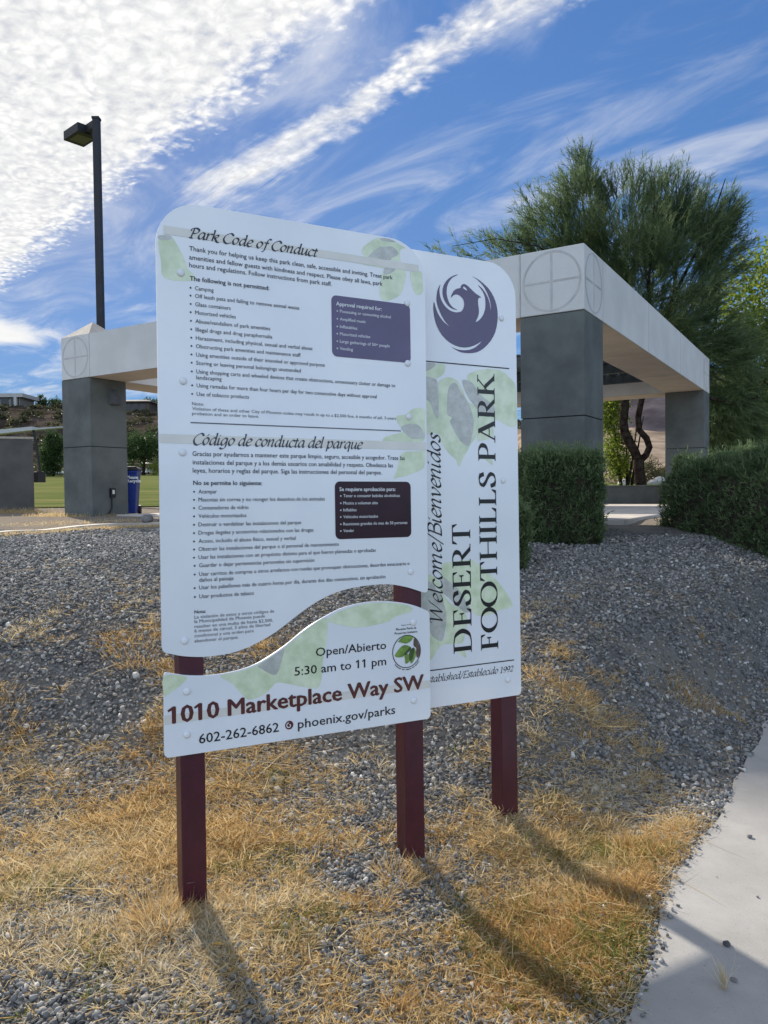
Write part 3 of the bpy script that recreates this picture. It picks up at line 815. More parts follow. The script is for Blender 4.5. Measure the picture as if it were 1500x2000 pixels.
# beyond the shelter, seen through its right opening
t = empty('green_bush', (8.35, 26, gz(8.35, 26)), 'tall bright green bush seen through the shelter beside the near pillar', 'bush')
mb = MB()
for a in range(5): mb.tube([(.1 * math.cos(a), .1 * math.sin(a), -.1), (.35 * math.cos(a * 1.3), .3 * math.sin(a), 1.4), (.6 * math.cos(a * 1.3), .5 * math.sin(a), 2.8)], [.05, .035, .012], 6)
mb.build('stem', M_bark, t)
crown('foliage', LEAF_LIME, [(-.55, 0, 2.2, .42, .7, 1.9), (-.25, 0, 1.5, .45, .6, .8), (-.5, 0, 3.1, .45, .6, .8)], 5200, .12, .055, t, 41, shell=.2, cr=.3)
for (x, y, s, lab, sd) in ((14.1, 42.5, 1.3, 'brown olive shrub left of the tree trunk, seen through the shelter', 42), (16.6, 43, 1.0, 'brown olive shrub right behind the tree trunk, seen through the shelter', 43)):
    t = empty('dry_shrub', (x, y, gz(x, y)), lab, 'shrub'); crown('foliage', LEAF_OLIVE, [(0, 0, .45 * s, 1.2 * s, .9, .62 * s)], 2000, .2, .07, t, sd, kind_leaf='blade')
for i, (x, s) in enumerate(((13.0, .30), (14.9, .42), (15.5, .34))):
    rock('boulder', (x, 41, gz(x, 41) + .1), (s * 1.5, s, s * .8), mat('pale_boulder', (.34, .32, .30), .9, .15, 3) if i == 0 else bpy.data.materials['pale_boulder'], 60 + i,
         ('small pale boulder farthest from the tree trunk on the lawn strip', 'largest pale boulder on the lawn strip behind the seat wall', 'pale boulder closest to the tree trunk behind the seat wall')[i], 'boulder')

# ------------------------------------------------------------------ the big feathery tree
TB = Vector((7.38, 21.5, 0)); TB.z = gz(TB.x, TB.y)
big = empty('acacia_tree', TB, 'big feathery grey-green tree with dark twisted trunk behind the shelter', 'tree')
mb = MB(); SC = 21.5 / 1474
def tp(px, py, dy=0):       # offsets on the trunk's own plane, metres
    return Vector(((px - 1258) * SC, dy, (952 - py) * SC))
trunk = [tp(1259, 965), tp(1258, 945), tp(1254, 915), tp(1251, 890), tp(1249.5, 868)]
mb.tube(trunk, [.20, .165, .15, .145, .155], 12)
limbs = [
    ([tp(1249.5, 872), tp(1243, 852, .05), tp(1234, 834, .1), tp(1225, 814, .1), tp(1222, 795, .1), tp(1226, 760, .1), tp(1222, 700, .2), tp(1205, 620, .3), tp(1185, 540, .3), tp(1165, 440, .5), tp(1150, 350, .5)], [.11, .105, .11, .105, .10, .095, .085, .07, .055, .035, .015]),
    ([tp(1251, 872), tp(1262, 860, -.1), tp(1268, 845, -.12), tp(1263, 828, -.1), tp(1251, 811, 0), tp(1249, 786, 0), tp(1258, 730, -.1), tp(1280, 650, -.2), tp(1310, 560, -.3), tp(1320, 460, -.3), tp(1318, 340, -.2)], [.085, .075, .075, .075, .07, .07, .065, .058, .045, .03, .012]),
    ([tp(1222, 700, .2), tp(1180, 610, -.5), tp(1110, 530, -1.0), tp(1040, 480, -1.2), tp(960, 470, -1.4), tp(880, 485, -1.5)], [.05, .038, .026, .016, .009, .005]),
    ([tp(1258, 730, -.1), tp(1320, 690, .4), tp(1380, 660, .6), tp(1420, 600, .7), tp(1430, 480, .6), tp(1425, 400, .5)], [.06, .055, .045, .035, .022, .01]),
    ([tp(1310, 560, -.3), tp(1350, 470, -.6), tp(1385, 390, -.6), tp(1400, 345, -.6)], [.04, .03, .02, .008]),
    ([tp(1205, 620, .3), tp(1130, 560, 1.0), tp(1085, 470, 1.2), tp(1060, 390, 1.2), tp(1055, 345, 1.2)], [.05, .04, .03, .02, .008]),
    ([tp(1258, 730, -.1), tp(1330, 750, -.8), tp(1400, 770, -1.2), tp(1440, 760, -1.4)], [.05, .042, .03, .012]),
    ([tp(1280, 650, -.2), tp(1240, 560, -1.2), tp(1245, 450, -1.4), tp(1250, 360, -1.3)], [.045, .035, .022, .008]),
    ([tp(1222, 700, .2), tp(1150, 640, 1.6), tp(1060, 560, 2.0), tp(985, 500, 2.1)], [.05, .04, .028, .01])]
for p, r in limbs: mb.tube(p, [a * 1.22 for a in r], 8)
# sprays: twigs with fine needles along the limbs' outer parts
r_ = np.random.default_rng(44)
#      px    py   rpx  rpy  depth  dens
zones = [(1135, 420, 52, 105, .9, 1.5), (1090, 455, 50, 62, 1.2, .9), (1055, 415, 24, 46, .8, .2), (1140, 340, 30, 40, .5, .36), (1220, 420, 70, 84, 1.4, 1.6), (1250, 500, 90, 90, 1.8, 2.2),
         (1312, 395, 42, 70, .7, .85), (1340, 455, 62, 80, 1.2, 1.5), (1388, 425, 38, 55, .8, .7), (1400, 480, 36, 55, .8, .6), (1300, 570, 110, 80, 1.8, 2.2), (1160, 520, 100, 55, 1.5, 1.3),
         (1010, 475, 40, 32, .9, .26), (965, 472, 36, 26, .8, .08), (890, 480, 50, 16, .7, .05), (1365, 630, 62, 85, 1.4, 1.8), (1405, 715, 50, 75, 1.2, 1.9), (1405, 785, 52, 58, 1.2, 2.0), (1330, 660, 70, 70, 1.4, 1.4), (1440, 790, 36, 40, .9, .6), (1240, 640, 80, 60, 1.6, .7)]
Z = np.array(zones); wz = Z[:, 5] / Z[:, 5].sum()
NS = 7200
zi = r_.choice(len(Z), NS, p=wz)
dv = sphere_dirs(NS, r_); rad = r_.uniform(.25, 1, NS) ** .5
# gather sprays in plumes
plume = r_.integers(0, 420, NS)
pj = np.random.default_rng(45)
pd = sphere_dirs(420 * len(Z), pj); pr = pj.uniform(.3, 1, 420 * len(Z)) ** .5
key = zi * 420 + plume % 26
dv = unit(pd[key] * 1.0 + dv * .38); rad = np.clip(pr[key] + r_.normal(0, .10, NS), .1, 1.12)
px = Z[zi, 0] + dv[:, 0] * rad * Z[zi, 2]; py = Z[zi, 1] - dv[:, 2] * rad * Z[zi, 3]; dy = dv[:, 1] * rad * Z[zi, 4]
P0 = np.stack([(px - 1258) * SC, dy, (952 - py) * SC], 1)
cen = np.array([(1250 - 1258) * SC, 0, (952 - 640) * SC])
D0 = unit(unit(P0 - cen) * .8 + dv * .5 + np.array([0, 0, .38]) + r_.normal(size=(NS, 3)) * .30)
low = py > 690
D0[low] = unit(D0[low] * .6 + np.array([.1, -.3, -.35]) + r_.normal(size=(low.sum(), 3)) * .25)
TL = r_.uniform(.40, .82, NS)
tone0 = np.clip(r_.normal(.42, .16, NS) + (pj.random(len(pd))[key] - .5) * .5, 0, 1)
# twig strips
tv, tf = blades(P0, D0, TL * 1.05, .012, .12, r_)
K = 22
rep = np.repeat(np.arange(NS), K)
tpos = r_.uniform(.08, 1, len(rep))
PN = P0[rep] + D0[rep] * (TL[rep] * tpos)[:, None]
DN = unit(D0[rep] * 1.0 + r_.normal(size=(len(rep), 3)) * .42)
nv, nf = blades(PN, DN, r_.uniform(.12, .30, len(rep)), .0135, .30, r_)
crown_o = np_mesh('crown', np.concatenate([tv, nv]), np.concatenate([tf, nf + len(tv)]), LEAF_FINE,
                  np.concatenate([np.repeat(tone0 * .5, 5), np.repeat(np.clip(tone0[rep] + r_.normal(0, .12, len(rep)), 0, 1), 5)]), big)
# bare side twigs joining sprays to the limbs
for i in range(260):
    q = P0[r_.integers(NS)]
    if q[2] < 4.2 or q[2] > 6.6: continue
    lp_, lr_ = limbs[r_.integers(len(limbs))]
    c_ = min((lp_[j] for j in range(3, len(lp_))), key=lambda a: (a - Vector(q)).length) if len(lp_) > 4 else lp_[-1]
    if (c_ - Vector(q)).length < 1.5:
        m_ = (c_ + Vector(q)) / 2 + Vector((0, 0, -.12)); mb.tube([c_, m_, Vector(q)], [.016, .012, .006], 5)
mb.build('trunk', M_bark, big, smooth=True)
# second tree at the right edge: broad light leaves, pale trunk
t2 = empty('leafy_tree', (13.75, 26.5, gz(13.75, 26.5)), 'broad-leaved yellow-green tree with a pale trunk at the right edge', 'tree')
mb = MB()
mb.tube([(-.05, 0, -.3), (-.25, 0, .9), (-.55, 0, 2.0), (-.6, 0, 3.2), (-.2, 0, 5.0), (.3, 0, 7.0)], [.17, .15, .13, .12, .09, .04], 10)
mb.tube([(-.6, 0, 3.0), (-1.2, -.3, 4.4), (-1.5, -.4, 6.2)], [.08, .06, .02], 7)
mb.tube([(-.55, 0, 2.4), (.6, -.2, 4.0), (1.6, -.2, 5.6)], [.08, .06, .02], 7)
mb.build('trunk', M_bark_pale, t2, smooth=True)
crown('crown', LEAF_LIME, [(-.9, 0, 6.4, 1.5, 1.6, 2.2), (.7, 0, 7.0, 1.9, 1.8, 2.4), (1.8, 0, 4.8, 2.2, 1.8, 2.4), (-.6, -.2, 4.6, 1.3, 1.5, 1.6), (-1.5, -.3, 5.6, .9, 1.0, 1.6), (-2.0, -.3, 2.3, 1.1, 1.0, .9), (-.6, .4, 2.0, 1.0, .9, .8), (.5, .4, 3.0, 1.6, 1.2, 1.4)], 15000, .15, .105, t2, 46, shell=.35, cr=.2, clump=9)
# dark limb and low foliage below the feathery tree
t3 = empty('dark_tree', (13.2, 23.0, gz(13.2, 23)), 'dark drooping tree with a bent black limb low at the right edge', 'tree')
mb = MB()
mb.tube([(2.2, .2, -.3), (2.0, .1, 1.6), (1.1, 0, 2.35), (.1, 0, 2.15), (-.9, 0, 2.3), (-1.6, -.1, 2.9)], [.16, .14, .11, .09, .07, .03], 9)
mb.tube([(2.0, .1, 1.6), (2.3, 0, 3.2), (1.9, 0, 5)], [.12, .09, .03], 8)
mb.build('trunk', M_bark, t3, smooth=True)
crown('crown', LEAF_DARK, [(-1.1, .3, 3.6, 1.7, 1.2, 1.2), (.6, .3, 4.2, 2.0, 1.4, 1.6), (-1.9, .3, 2.6, 1.0, .8, .7), (1.9, .2, 3.4, 1.6, 1.2, 1.4), (-.4, .5, 5.2, 1.8, 1.2, 1.2), (-2.3, .8, 3.4, 1.1, .8, 1.4), (-2.4, .8, 1.5, 1.0, .6, 1.0), (.3, .9, 1.2, 2.2, .7, 1.0)], 15000, .24, .035, t3, 47, kind_leaf='blade', shell=.2)

# ------------------------------------------------------------------ clipped hedges
def hedge(name, x0, x1, y0, y1, ztop, n, seed, label, tilt=0, skew=0):
    r = np.random.default_rng(seed)
    zb = min(gz(x, y) for x in (x0, x1) for y in (y0, y1)) - .05
    h = ztop - zb
    cx, cy = (x0 + x1) / 2, (y0 + y1) / 2
    o = empty(name, (cx, cy, zb), label, 'hedge')
    sx, sy = (x1 - x0) / 2, (y1 - y0) / 2
    # superellipsoid shell
    def shell(nn):
        # even over the faces of the box: front, back, two sides, top
        A = np.array([4 * sx * h / 2, 4 * sx * h / 2, 4 * sy * h / 2, 4 * sy * h / 2, 4 * sx * sy * 1.5]); f = r.choice(5, nn, p=A / A.sum())
        a = r.uniform(-1, 1, nn); b = r.uniform(0, 1, nn); c2 = r.uniform(-1, 1, nn)
        X = np.where(f < 2, a, np.where(f == 2, 1, np.where(f == 3, -1, a)))
        Y = np.where(f == 0, -1, np.where(f == 1, 1, np.where(f < 4, a, c2)))
        Zz = np.where(f == 4, 1, b)
        q = np.stack([X, Y, Zz * 2 - 1], 1)
        nrm = np.zeros((nn, 3)); nrm[f == 0, 1] = -1; nrm[f == 1, 1] = 1; nrm[f == 2, 0] = 1; nrm[f == 3, 0] = -1; nrm[f == 4, 2] = 1
        # round the edges
        l = (np.abs(q) ** 9).sum(1) ** (1 / 9); q = q / np.maximum(l, 1e-6)[:, None]
        l8 = (np.abs(q) ** 7).sum(1) ** (1 / 7); q = q / l8[:, None]
        nrm = unit(nrm + np.sign(q) * np.abs(q) ** 8)
        wob = 1 + .085 * (fbm(q[:, 0] * sx * 3 + q[:, 2] * 2, q[:, 1] * sy * 3 + q[:, 2] * h * 2.5, seed, 3) - .5) * 2
        P = np.stack([q[:, 0] * sx * wob, q[:, 1] * sy * wob, (q[:, 2] + 1) / 2 * h * (1 + (wob - 1) * .9)], 1)
        bulge = 1 - .05 * (1 - np.clip(P[:, 2] / h, 0, 1)) ** 2
        P[:, :2] *= bulge[:, None]
        return P, nrm
    # core of twigs
    mb = MB(); mb.box((0, 0, h * .46), sx * 1.72, sy * 1.72, h * .90)
    mb.v = [(a + skew * b, b, c + tilt * b * c / h) for a, b, c in mb.v]
    core = mb.build('twigs', mat('hedge_twigs', (.030, .026, .018), 1, .3, 14, bump=1, bscale=30), o, bevel=.1)
    P, nr_ = shell(n)
    depth = r.random(n) ** 1.6 * .14
    P = P - nr_ * depth[:, None] - nr_ * .02
    P[:, 2] += tilt * P[:, 1] * P[:, 2] / h
    P[:, 0] += skew * P[:, 1]
    D = nr_ * .55 + r.normal(size=(n, 3)) * .38 + np.array([0, 0, .75])
    tone = np.clip(r.normal(.42, .2, n) + .5 * (fbm(P[:, 0] * 4, P[:, 2] * 4 + P[:, 1] * 4, seed + 3, 3) - .5), 0, 1)
    V, F = blades(P, D, r.uniform(.035, .085, n), r.uniform(.008, .014, n), .05, r)
    ns = n // 40                       # stray shoots the shears missed, most of them on top
    Ps, ns_ = shell(ns)
    Ds = ns_ * .5 + r.normal(size=(ns, 3)) * .25 + np.array([0, 0, .9])
    Ps[:, 2] += tilt * Ps[:, 1] * Ps[:, 2] / h; Ps[:, 0] += skew * Ps[:, 1]
    V3, F3 = blades(np.repeat(Ps, 7, 0) + r.normal(size=(ns * 7, 3)) * .012 + np.repeat(unit(Ds), 7, 0) * (np.tile(np.arange(7), ns) * .014)[:, None], np.repeat(Ds, 7, 0) + r.normal(size=(ns * 7, 3)) * .5, r.uniform(.03, .055, ns * 7), .009, .05, r)
    rep = np.repeat(np.arange(n), 2)
    P2 = P[rep] + r.normal(size=(len(rep), 3)) * .012
    V2, F2 = blades(P2, D[rep] + r.normal(size=(len(rep), 3)) * .6, r.uniform(.03, .06, len(rep)), .010, .1, r)
    np_mesh('foliage', np.concatenate([V, V2, V3]), np.concatenate([F, F2 + len(V), F3 + len(V) + len(V2)]), LEAF_HEDGE, np.concatenate([np.repeat(tone, 5), np.repeat(np.clip(tone[rep] + r.normal(0, .1, len(rep)), 0, 1), 5), np.repeat(r.uniform(.6, 1, ns * 7), 5)]), o)
    return o
hedge('clipped_hedge', 1.44, 2.22, 7.42, 8.70, 1.87, 17000, 71, 'dense clipped green hedge in front of the near shelter pillar')
hedge('clipped_hedge', .70, 1.26, 6.45, 7.05, 1.36, 8000, 72, 'low clipped bush mostly hidden behind the right edge of the tall sign panel')
hedge('clipped_hedge', 3.34, 4.50, 5.9, 8.92, 1.82, 34000, 73, 'long dark clipped hedge running out of the right edge', .045, -.12)

# ------------------------------------------------------------------ the park sign
# all sign data is in metres on the sign's own plane: s along it, t up from the left post's foot
RULES_TEXT = [('title', 'Park Code of Conduct', 0.0575, 2.4432, 0.5612),('body', 'Thank you for helping us keep this park clean, safe, accessible and inviting. Treat park', 0.0568, 2.3956, 0.9036),('body', 'amenities and fellow guests with kindness and respect. Please obey all laws, park', 0.0563, 2.3635, 0.855),('body', 'hours and regulations. Follow instructions from park staff.', 0.0559, 2.3346, 0.6248),('head', 'The following is not permitted:', 0.0574, 2.2858, 0.3619),('item', 'Camping', 0.0758, 2.2525, 0.1449),('item', 'Off leash pets and failing to remove animal waste', 0.0754, 2.2236, 0.4847),('item', 'Glass containers', 0.0754, 2.1929, 0.209),('item', 'Motorized vehicles', 0.0749, 2.1624, 0.228),('item', 'Abuse/vandalism of park amenities', 0.0754, 2.1307, 0.3635),('item', 'Illegal drugs and drug paraphernalia', 0.0758, 2.0995, 0.3714),('item', 'Harassment, including physical, sexual and verbal abuse', 0.0758, 2.0687, 0.5378),('item', 'Obstructing park amenities and maintenance staff', 0.0758, 2.0381, 0.4875),('item', 'Using amenities outside of their intended or approved purpose', 0.0758, 2.0068, 0.5902),('item', 'Storing or leaving personal belongings unattended', 0.0758, 1.9766, 0.487),('item', 'Using shopping carts and wheeled devices that create obstructions, unnecessary clutter or damage to', 0.0757, 1.9445, 0.9082),('itemx', 'landscaping', 0.0754, 1.9228, 0.1701),('item', 'Using ramadas for more than four hours per day for two consecutive days without approval', 0.0763, 1.8931, 0.8206),('item', 'Use of tobacco products', 0.0758, 1.8616, 0.2746),('note', 'Note:', 0.0586, 1.8262, 0.1017),('note', 'Violation of these and other City of Phoenix codes may result in up to a $2,500 fine, 6 months of jail, 3-years', 0.0583, 1.8081, 0.9096),('note', 'probation and an order to leave.', 0.058, 1.7905, 0.3133),('titlees', 'Código de conducta del parque', 0.0596, 1.6814, 0.7482),('body', 'Gracias por ayudarnos a mantener este parque limpio, seguro, accesible y acogedor. Trate las', 0.0571, 1.6395, 0.9485),('body', 'instalaciones del parque y a los demás usuarios con amabilidad y respeto. Obedezca las', 0.0576, 1.6082, 0.892),('body', 'leyes, horarios y reglas del parque. Siga las instrucciones del personal del parque.', 0.0571, 1.5778, 0.8385),('head', 'No se permite lo siguiente:', 0.0587, 1.5322, 0.3216),('item', 'Acampar', 0.0772, 1.5009, 0.146),('item', 'Mascotas sin correa y no recoger los desechos de los animales', 0.0767, 1.471, 0.581),('item', 'Contenedores de vidrio', 0.0763, 1.4407, 0.2666),('item', 'Vehículos motorizados', 0.0758, 1.4104, 0.2575),('item', 'Destruir o vandalizar las instalaciones del parque', 0.0754, 1.379, 0.4791),('item', 'Drogas ilegales y accesorios relacionados con las drogas', 0.0749, 1.3484, 0.5305),('item', 'Acoso, incluido el abuso físico, sexual y verbal', 0.0744, 1.3178, 0.455),('item', 'Obstruir las instalaciones del parque o al personal de mantenimiento', 0.074, 1.288, 0.6396),('item', 'Usar las instalaciones con un propósito distinto para el que fueron planeadas o aprobadas', 0.0735, 1.258, 0.8053),('item', 'Guardar o dejar pertenencias personales sin supervisión', 0.0753, 1.2279, 0.5323),('item', 'Usar carritos de compras u otros artefactos con ruedas que provoquen obstrucciones, desorden innecesario o', 0.0749, 1.1957, 0.9643),('itemx', 'daños al paisaje', 0.0745, 1.174, 0.2042),('item', 'Usar los pabellones más de cuatro horas por día, durante dos días consecutivos, sin aprobación', 0.0741, 1.1459, 0.8489),('item', 'Usar productos de tabaco', 0.0745, 1.1132, 0.2824),('noteb', 'Nota:', 0.0556, 1.0583, 0.0978),('note', 'La violación de estos y otros códigos de', 0.0553, 1.0395, 0.3623),('note', 'la Municipalidad de Phoenix puede', 0.0551, 1.0233, 0.3249),('note', 'resultar en una multa de hasta $2,500,', 0.0548, 1.0047, 0.3568),('note', '6 meses de cárcel, 3 años de libertad', 0.0546, 0.9886, 0.3456),('note', 'condicional y una orden para', 0.0543, 0.9705, 0.2792),('note', 'abandonar el parque.', 0.054, 0.9516, 0.2198)]
BOX_TEXT = [('boxhead', 'Approval required for:', 0.6434, 2.2588, 0.8497),('boxitem', 'Possessing or consuming alcohol', 0.6595, 2.2314, 0.8917),('boxitem', 'Amplified music', 0.659, 2.1998, 0.7745),('boxitem', 'Inflatables', 0.6585, 2.169, 0.7357),('boxitem', 'Motorized vehicles', 0.658, 2.1397, 0.7941),('boxitem', 'Large gatherings of 50+ people', 0.6575, 2.1094, 0.8846),('boxitem', 'Vending', 0.6571, 2.0803, 0.7146),('boxhead', 'Se requiere aprobación para:', 0.6462, 1.5091, 0.902),('boxitem', 'Tener o consumir bebidas alcohólicas', 0.6627, 1.4839, 0.9227),('boxitem', 'Musica a volumen alto', 0.6622, 1.4544, 0.8186),('boxitem', 'Inflables', 0.6618, 1.4264, 0.7204),('boxitem', 'Vehiculos motorizados', 0.6613, 1.3988, 0.8183),('boxitem', 'Reuniones grandes de mas de 50 personas', 0.6609, 1.3697, 0.9569),('boxitem', 'Vender', 0.6604, 1.3424, 0.7082)]
ADDRESS_TEXT = [('hours', 'Open/Abierto', 0.5331, 0.8517, 0.8472),('hours', '5:30 am to 11 pm', 0.4425, 0.7851, 0.8461),('street', '1010 Marketplace Way SW', -0.0291, 0.6651, 1.0234),('phone', '602-262-6862', 0.0655, 0.5769, 0.374),('phone', 'phoenix.gov/parks', 0.4535, 0.5767, 0.8851),('tiny', 'Supported by', 0.92, 0.9416, 0.9726),('tinyb', 'Phoenix Parks &', 0.8956, 0.9236, 0.9915),('tinyb', 'Preserves Initiative', 0.889, 0.907, 0.9977)]
PURPLE_BOX = [(0.6229, 2.2952),(0.9865, 2.3027),(0.9823, 2.0537),(0.6222, 2.0503)]
MAROON_BOX = [(0.6267, 1.547),(0.9765, 1.5486),(0.9742, 1.3141),(0.6244, 1.3146)]
RULE_LINE = [(0.0518, 1.7621),(0.939, 1.7616)]
BAND_TOP = [(-0.0444, 2.4695),(-0.0449, 2.4391),(1.0145, 2.4786),(1.014, 2.4473)]
BAND_MID = [(-0.0611, 1.7145),(-0.0615, 1.6821),(1.0522, 1.7195),(1.0517, 1.6852)]
BAND_ADDR = [(-0.0599, 0.6978),(-0.0604, 0.6667),(1.0578, 0.6957),(1.0573, 0.6624)]
RULES_BOLTS = [(0.0242, 2.3095),(0.0272, 1.9136),(0.0211, 1.6515),(0.0183, 0.9618),(0.9717, 2.3043),(0.97, 2.0497),(0.9711, 1.8237),(0.9696, 1.168)]
ADDR_BOLTS = [(0.0226, 0.7753),(0.0211, 0.6178),(0.9782, 0.952),(0.9758, 0.62)]
TALL_BOLTS = [(1.5267, 2.3195),(1.5227, 1.5601),(1.5336, 0.6267)]
DOT_LOGO = [(0.4171, 0.5955),(0.4352, 0.5929)]
TALL_RULES = [(1.1141, 2.0838),(1.5669, 2.0905),(1.1127, 0.7145),(1.5722, 0.7157)]
ESTABLISHED = [(1.1119, 0.6656),(1.5673, 0.6595)]
WELCOME = [(1.18, 0.9178),(1.1784, 1.7678),(1.1822, 1.2042),(1.1123, 1.3911)]
DESERT = [(1.3346, 0.7765),(1.3345, 1.3547),(1.237, 0.7861),(1.2351, 1.3568)]
FOOTHILLS = [(1.4829, 0.7769),(1.48, 2.0455),(1.3874, 0.7861),(1.3852, 2.039)]
BIRD = [[(1.2497, 2.3838),(1.254, 2.3982),(1.2653, 2.4168),(1.2819, 2.4281),(1.3013, 2.434),(1.3042, 2.4436),(1.3154, 2.4532),(1.3293, 2.4537),(1.3459, 2.4452),(1.3652, 2.4312),(1.3875, 2.4174),(1.4142, 2.4052),(1.4028, 2.4015),(1.397, 2.3926),(1.3967, 2.3737),(1.3999, 2.3505),(1.4001, 2.3293),(1.3927, 2.3073),(1.381, 2.2873),(1.4024, 2.2989),(1.4227, 2.3223),(1.4346, 2.3496),(1.438, 2.376),(1.4356, 2.4065),(1.4246, 2.4312),(1.4107, 2.4461),(1.3967, 2.4597),(1.422, 2.4451),(1.4445, 2.4194),(1.4583, 2.3925),(1.4653, 2.3648),(1.4656, 2.3458),(1.4685, 2.3651),(1.4646, 2.3909),(1.4536, 2.4181),(1.4336, 2.4512),(1.4083, 2.4741),(1.3859, 2.4878),(1.3663, 2.4947),(1.3916, 2.4885),(1.4254, 2.4715),(1.4593, 2.4473),(1.4847, 2.4146),(1.5, 2.3782),(1.506, 2.3382),(1.503, 2.2973),(1.4905, 2.2507),(1.4637, 2.2077),(1.4258, 2.1712),(1.3857, 2.149),(1.3406, 2.141),(1.299, 2.1418),(1.2689, 2.152),(1.2473, 2.1629),(1.269, 2.1555),(1.2964, 2.152),(1.3241, 2.1532),(1.3521, 2.1591),(1.3833, 2.1746),(1.415, 2.2022),(1.3863, 2.1855),(1.3551, 2.1722),(1.3243, 2.1654),(1.2911, 2.1655),(1.2529, 2.175),(1.2233, 2.1908),(1.1967, 2.2136),(1.1758, 2.2437),(1.1631, 2.2767),(1.157, 2.3126),(1.1561, 2.3353),(1.1604, 2.3563),(1.1668, 2.3365),(1.177, 2.3102),(1.1953, 2.2846),(1.2165, 2.2661),(1.2433, 2.2515),(1.2193, 2.271),(1.1982, 2.2987),(1.1839, 2.3269),(1.175, 2.3511),(1.1732, 2.3738),(1.1772, 2.4017),(1.1856, 2.4233),(1.1952, 2.4371),(1.19, 2.417),(1.1904, 2.3941),(1.1968, 2.3719),(1.2098, 2.3504),(1.2285, 2.3341),(1.25, 2.3237),(1.2745, 2.3206),(1.2938, 2.3238),(1.3078, 2.3311),(1.3178, 2.3485),(1.32, 2.3674),(1.3156, 2.3833),(1.3006, 2.3967),(1.2814, 2.4025),(1.2649, 2.3971)], [(1.2913, 2.4943),(1.2637, 2.4849),(1.2361, 2.4664),(1.2168, 2.4432),(1.207, 2.419),(1.2065, 2.3914),(1.2155, 2.3672),(1.2341, 2.3462),(1.2557, 2.3348),(1.2857, 2.3315),(1.2612, 2.34),(1.2424, 2.3564),(1.2319, 2.3783),(1.2269, 2.403),(1.2301, 2.4311),(1.2414, 2.4555),(1.2608, 2.4765)]]
BIRD_EYE = [(1.3152, 2.438),(1.3194, 2.442),(1.3304, 2.4363),(1.3372, 2.4266),(1.3289, 2.428),(1.3178, 2.4325)]
TALL_GREEN = [[(1.2088, 2.0792),(1.2139, 2.0596),(1.2027, 2.0343),(1.1595, 2.013),(1.0928, 2.0191),(1.0931, 2.0357),(1.1533, 2.0643),(1.1641, 2.0788)], [(1.1843, 2.0055),(1.2313, 2.024),(1.2747, 2.0115),(1.3035, 1.9761),(1.3322, 1.9218),(1.3766, 1.8959),(1.3793, 1.8365),(1.3781, 1.7674),(1.3436, 1.7226),(1.3283, 1.6973),(1.3055, 1.6657),(1.279, 1.6219),(1.2649, 1.6526),(1.2254, 1.6826),(1.1937, 1.7217),(1.1695, 1.7667),(1.12, 1.7651),(1.0882, 1.7459),(1.0913, 1.927),(1.1329, 1.9051),(1.1743, 1.8401),(1.1766, 1.9745)], [(1.3302, 2.0213),(1.3568, 2.0544),(1.4098, 2.0707),(1.4711, 2.0783),(1.5253, 2.0727),(1.5642, 2.0497),(1.6031, 2.0104),(1.6066, 1.9364),(1.6058, 1.8233),(1.5522, 1.818),(1.5018, 1.8416),(1.4668, 1.8338),(1.4734, 1.7674),(1.4041, 1.7431),(1.3798, 1.755),(1.3822, 1.8931)], [(1.403, 1.6802),(1.4598, 1.656),(1.4632, 1.6307),(1.4254, 1.6586)], [(1.1809, 1.179),(1.2279, 1.1923),(1.2827, 1.196),(1.3494, 1.1932),(1.4127, 1.1463),(1.4694, 1.1054),(1.5228, 1.045),(1.5688, 0.9714),(1.5056, 0.9567),(1.4281, 0.9371),(1.36, 0.9438),(1.3161, 0.9954),(1.2656, 1.0546),(1.2226, 1.0941),(1.1835, 1.1208)], [(1.1788, 1.0539),(1.2211, 1.0082),(1.2571, 0.9872),(1.3007, 0.9592),(1.3109, 0.9087),(1.2991, 0.8631),(1.2836, 0.821),(1.2216, 0.8237),(1.1748, 0.822),(1.1459, 0.7943),(1.117, 0.7608),(1.0817, 0.7403),(1.0845, 0.906),(1.1823, 0.8427),(1.1979, 0.9118),(1.192, 0.9888)], [(1.0782, 1.1506),(1.1445, 1.129),(1.1723, 1.0909),(1.1824, 1.0598),(1.1788, 1.0539),(1.1369, 1.0991),(1.0778, 1.1266)], [(1.2465, 0.7967),(1.2905, 0.7925),(1.3046, 0.7538),(1.2753, 0.7692)]]
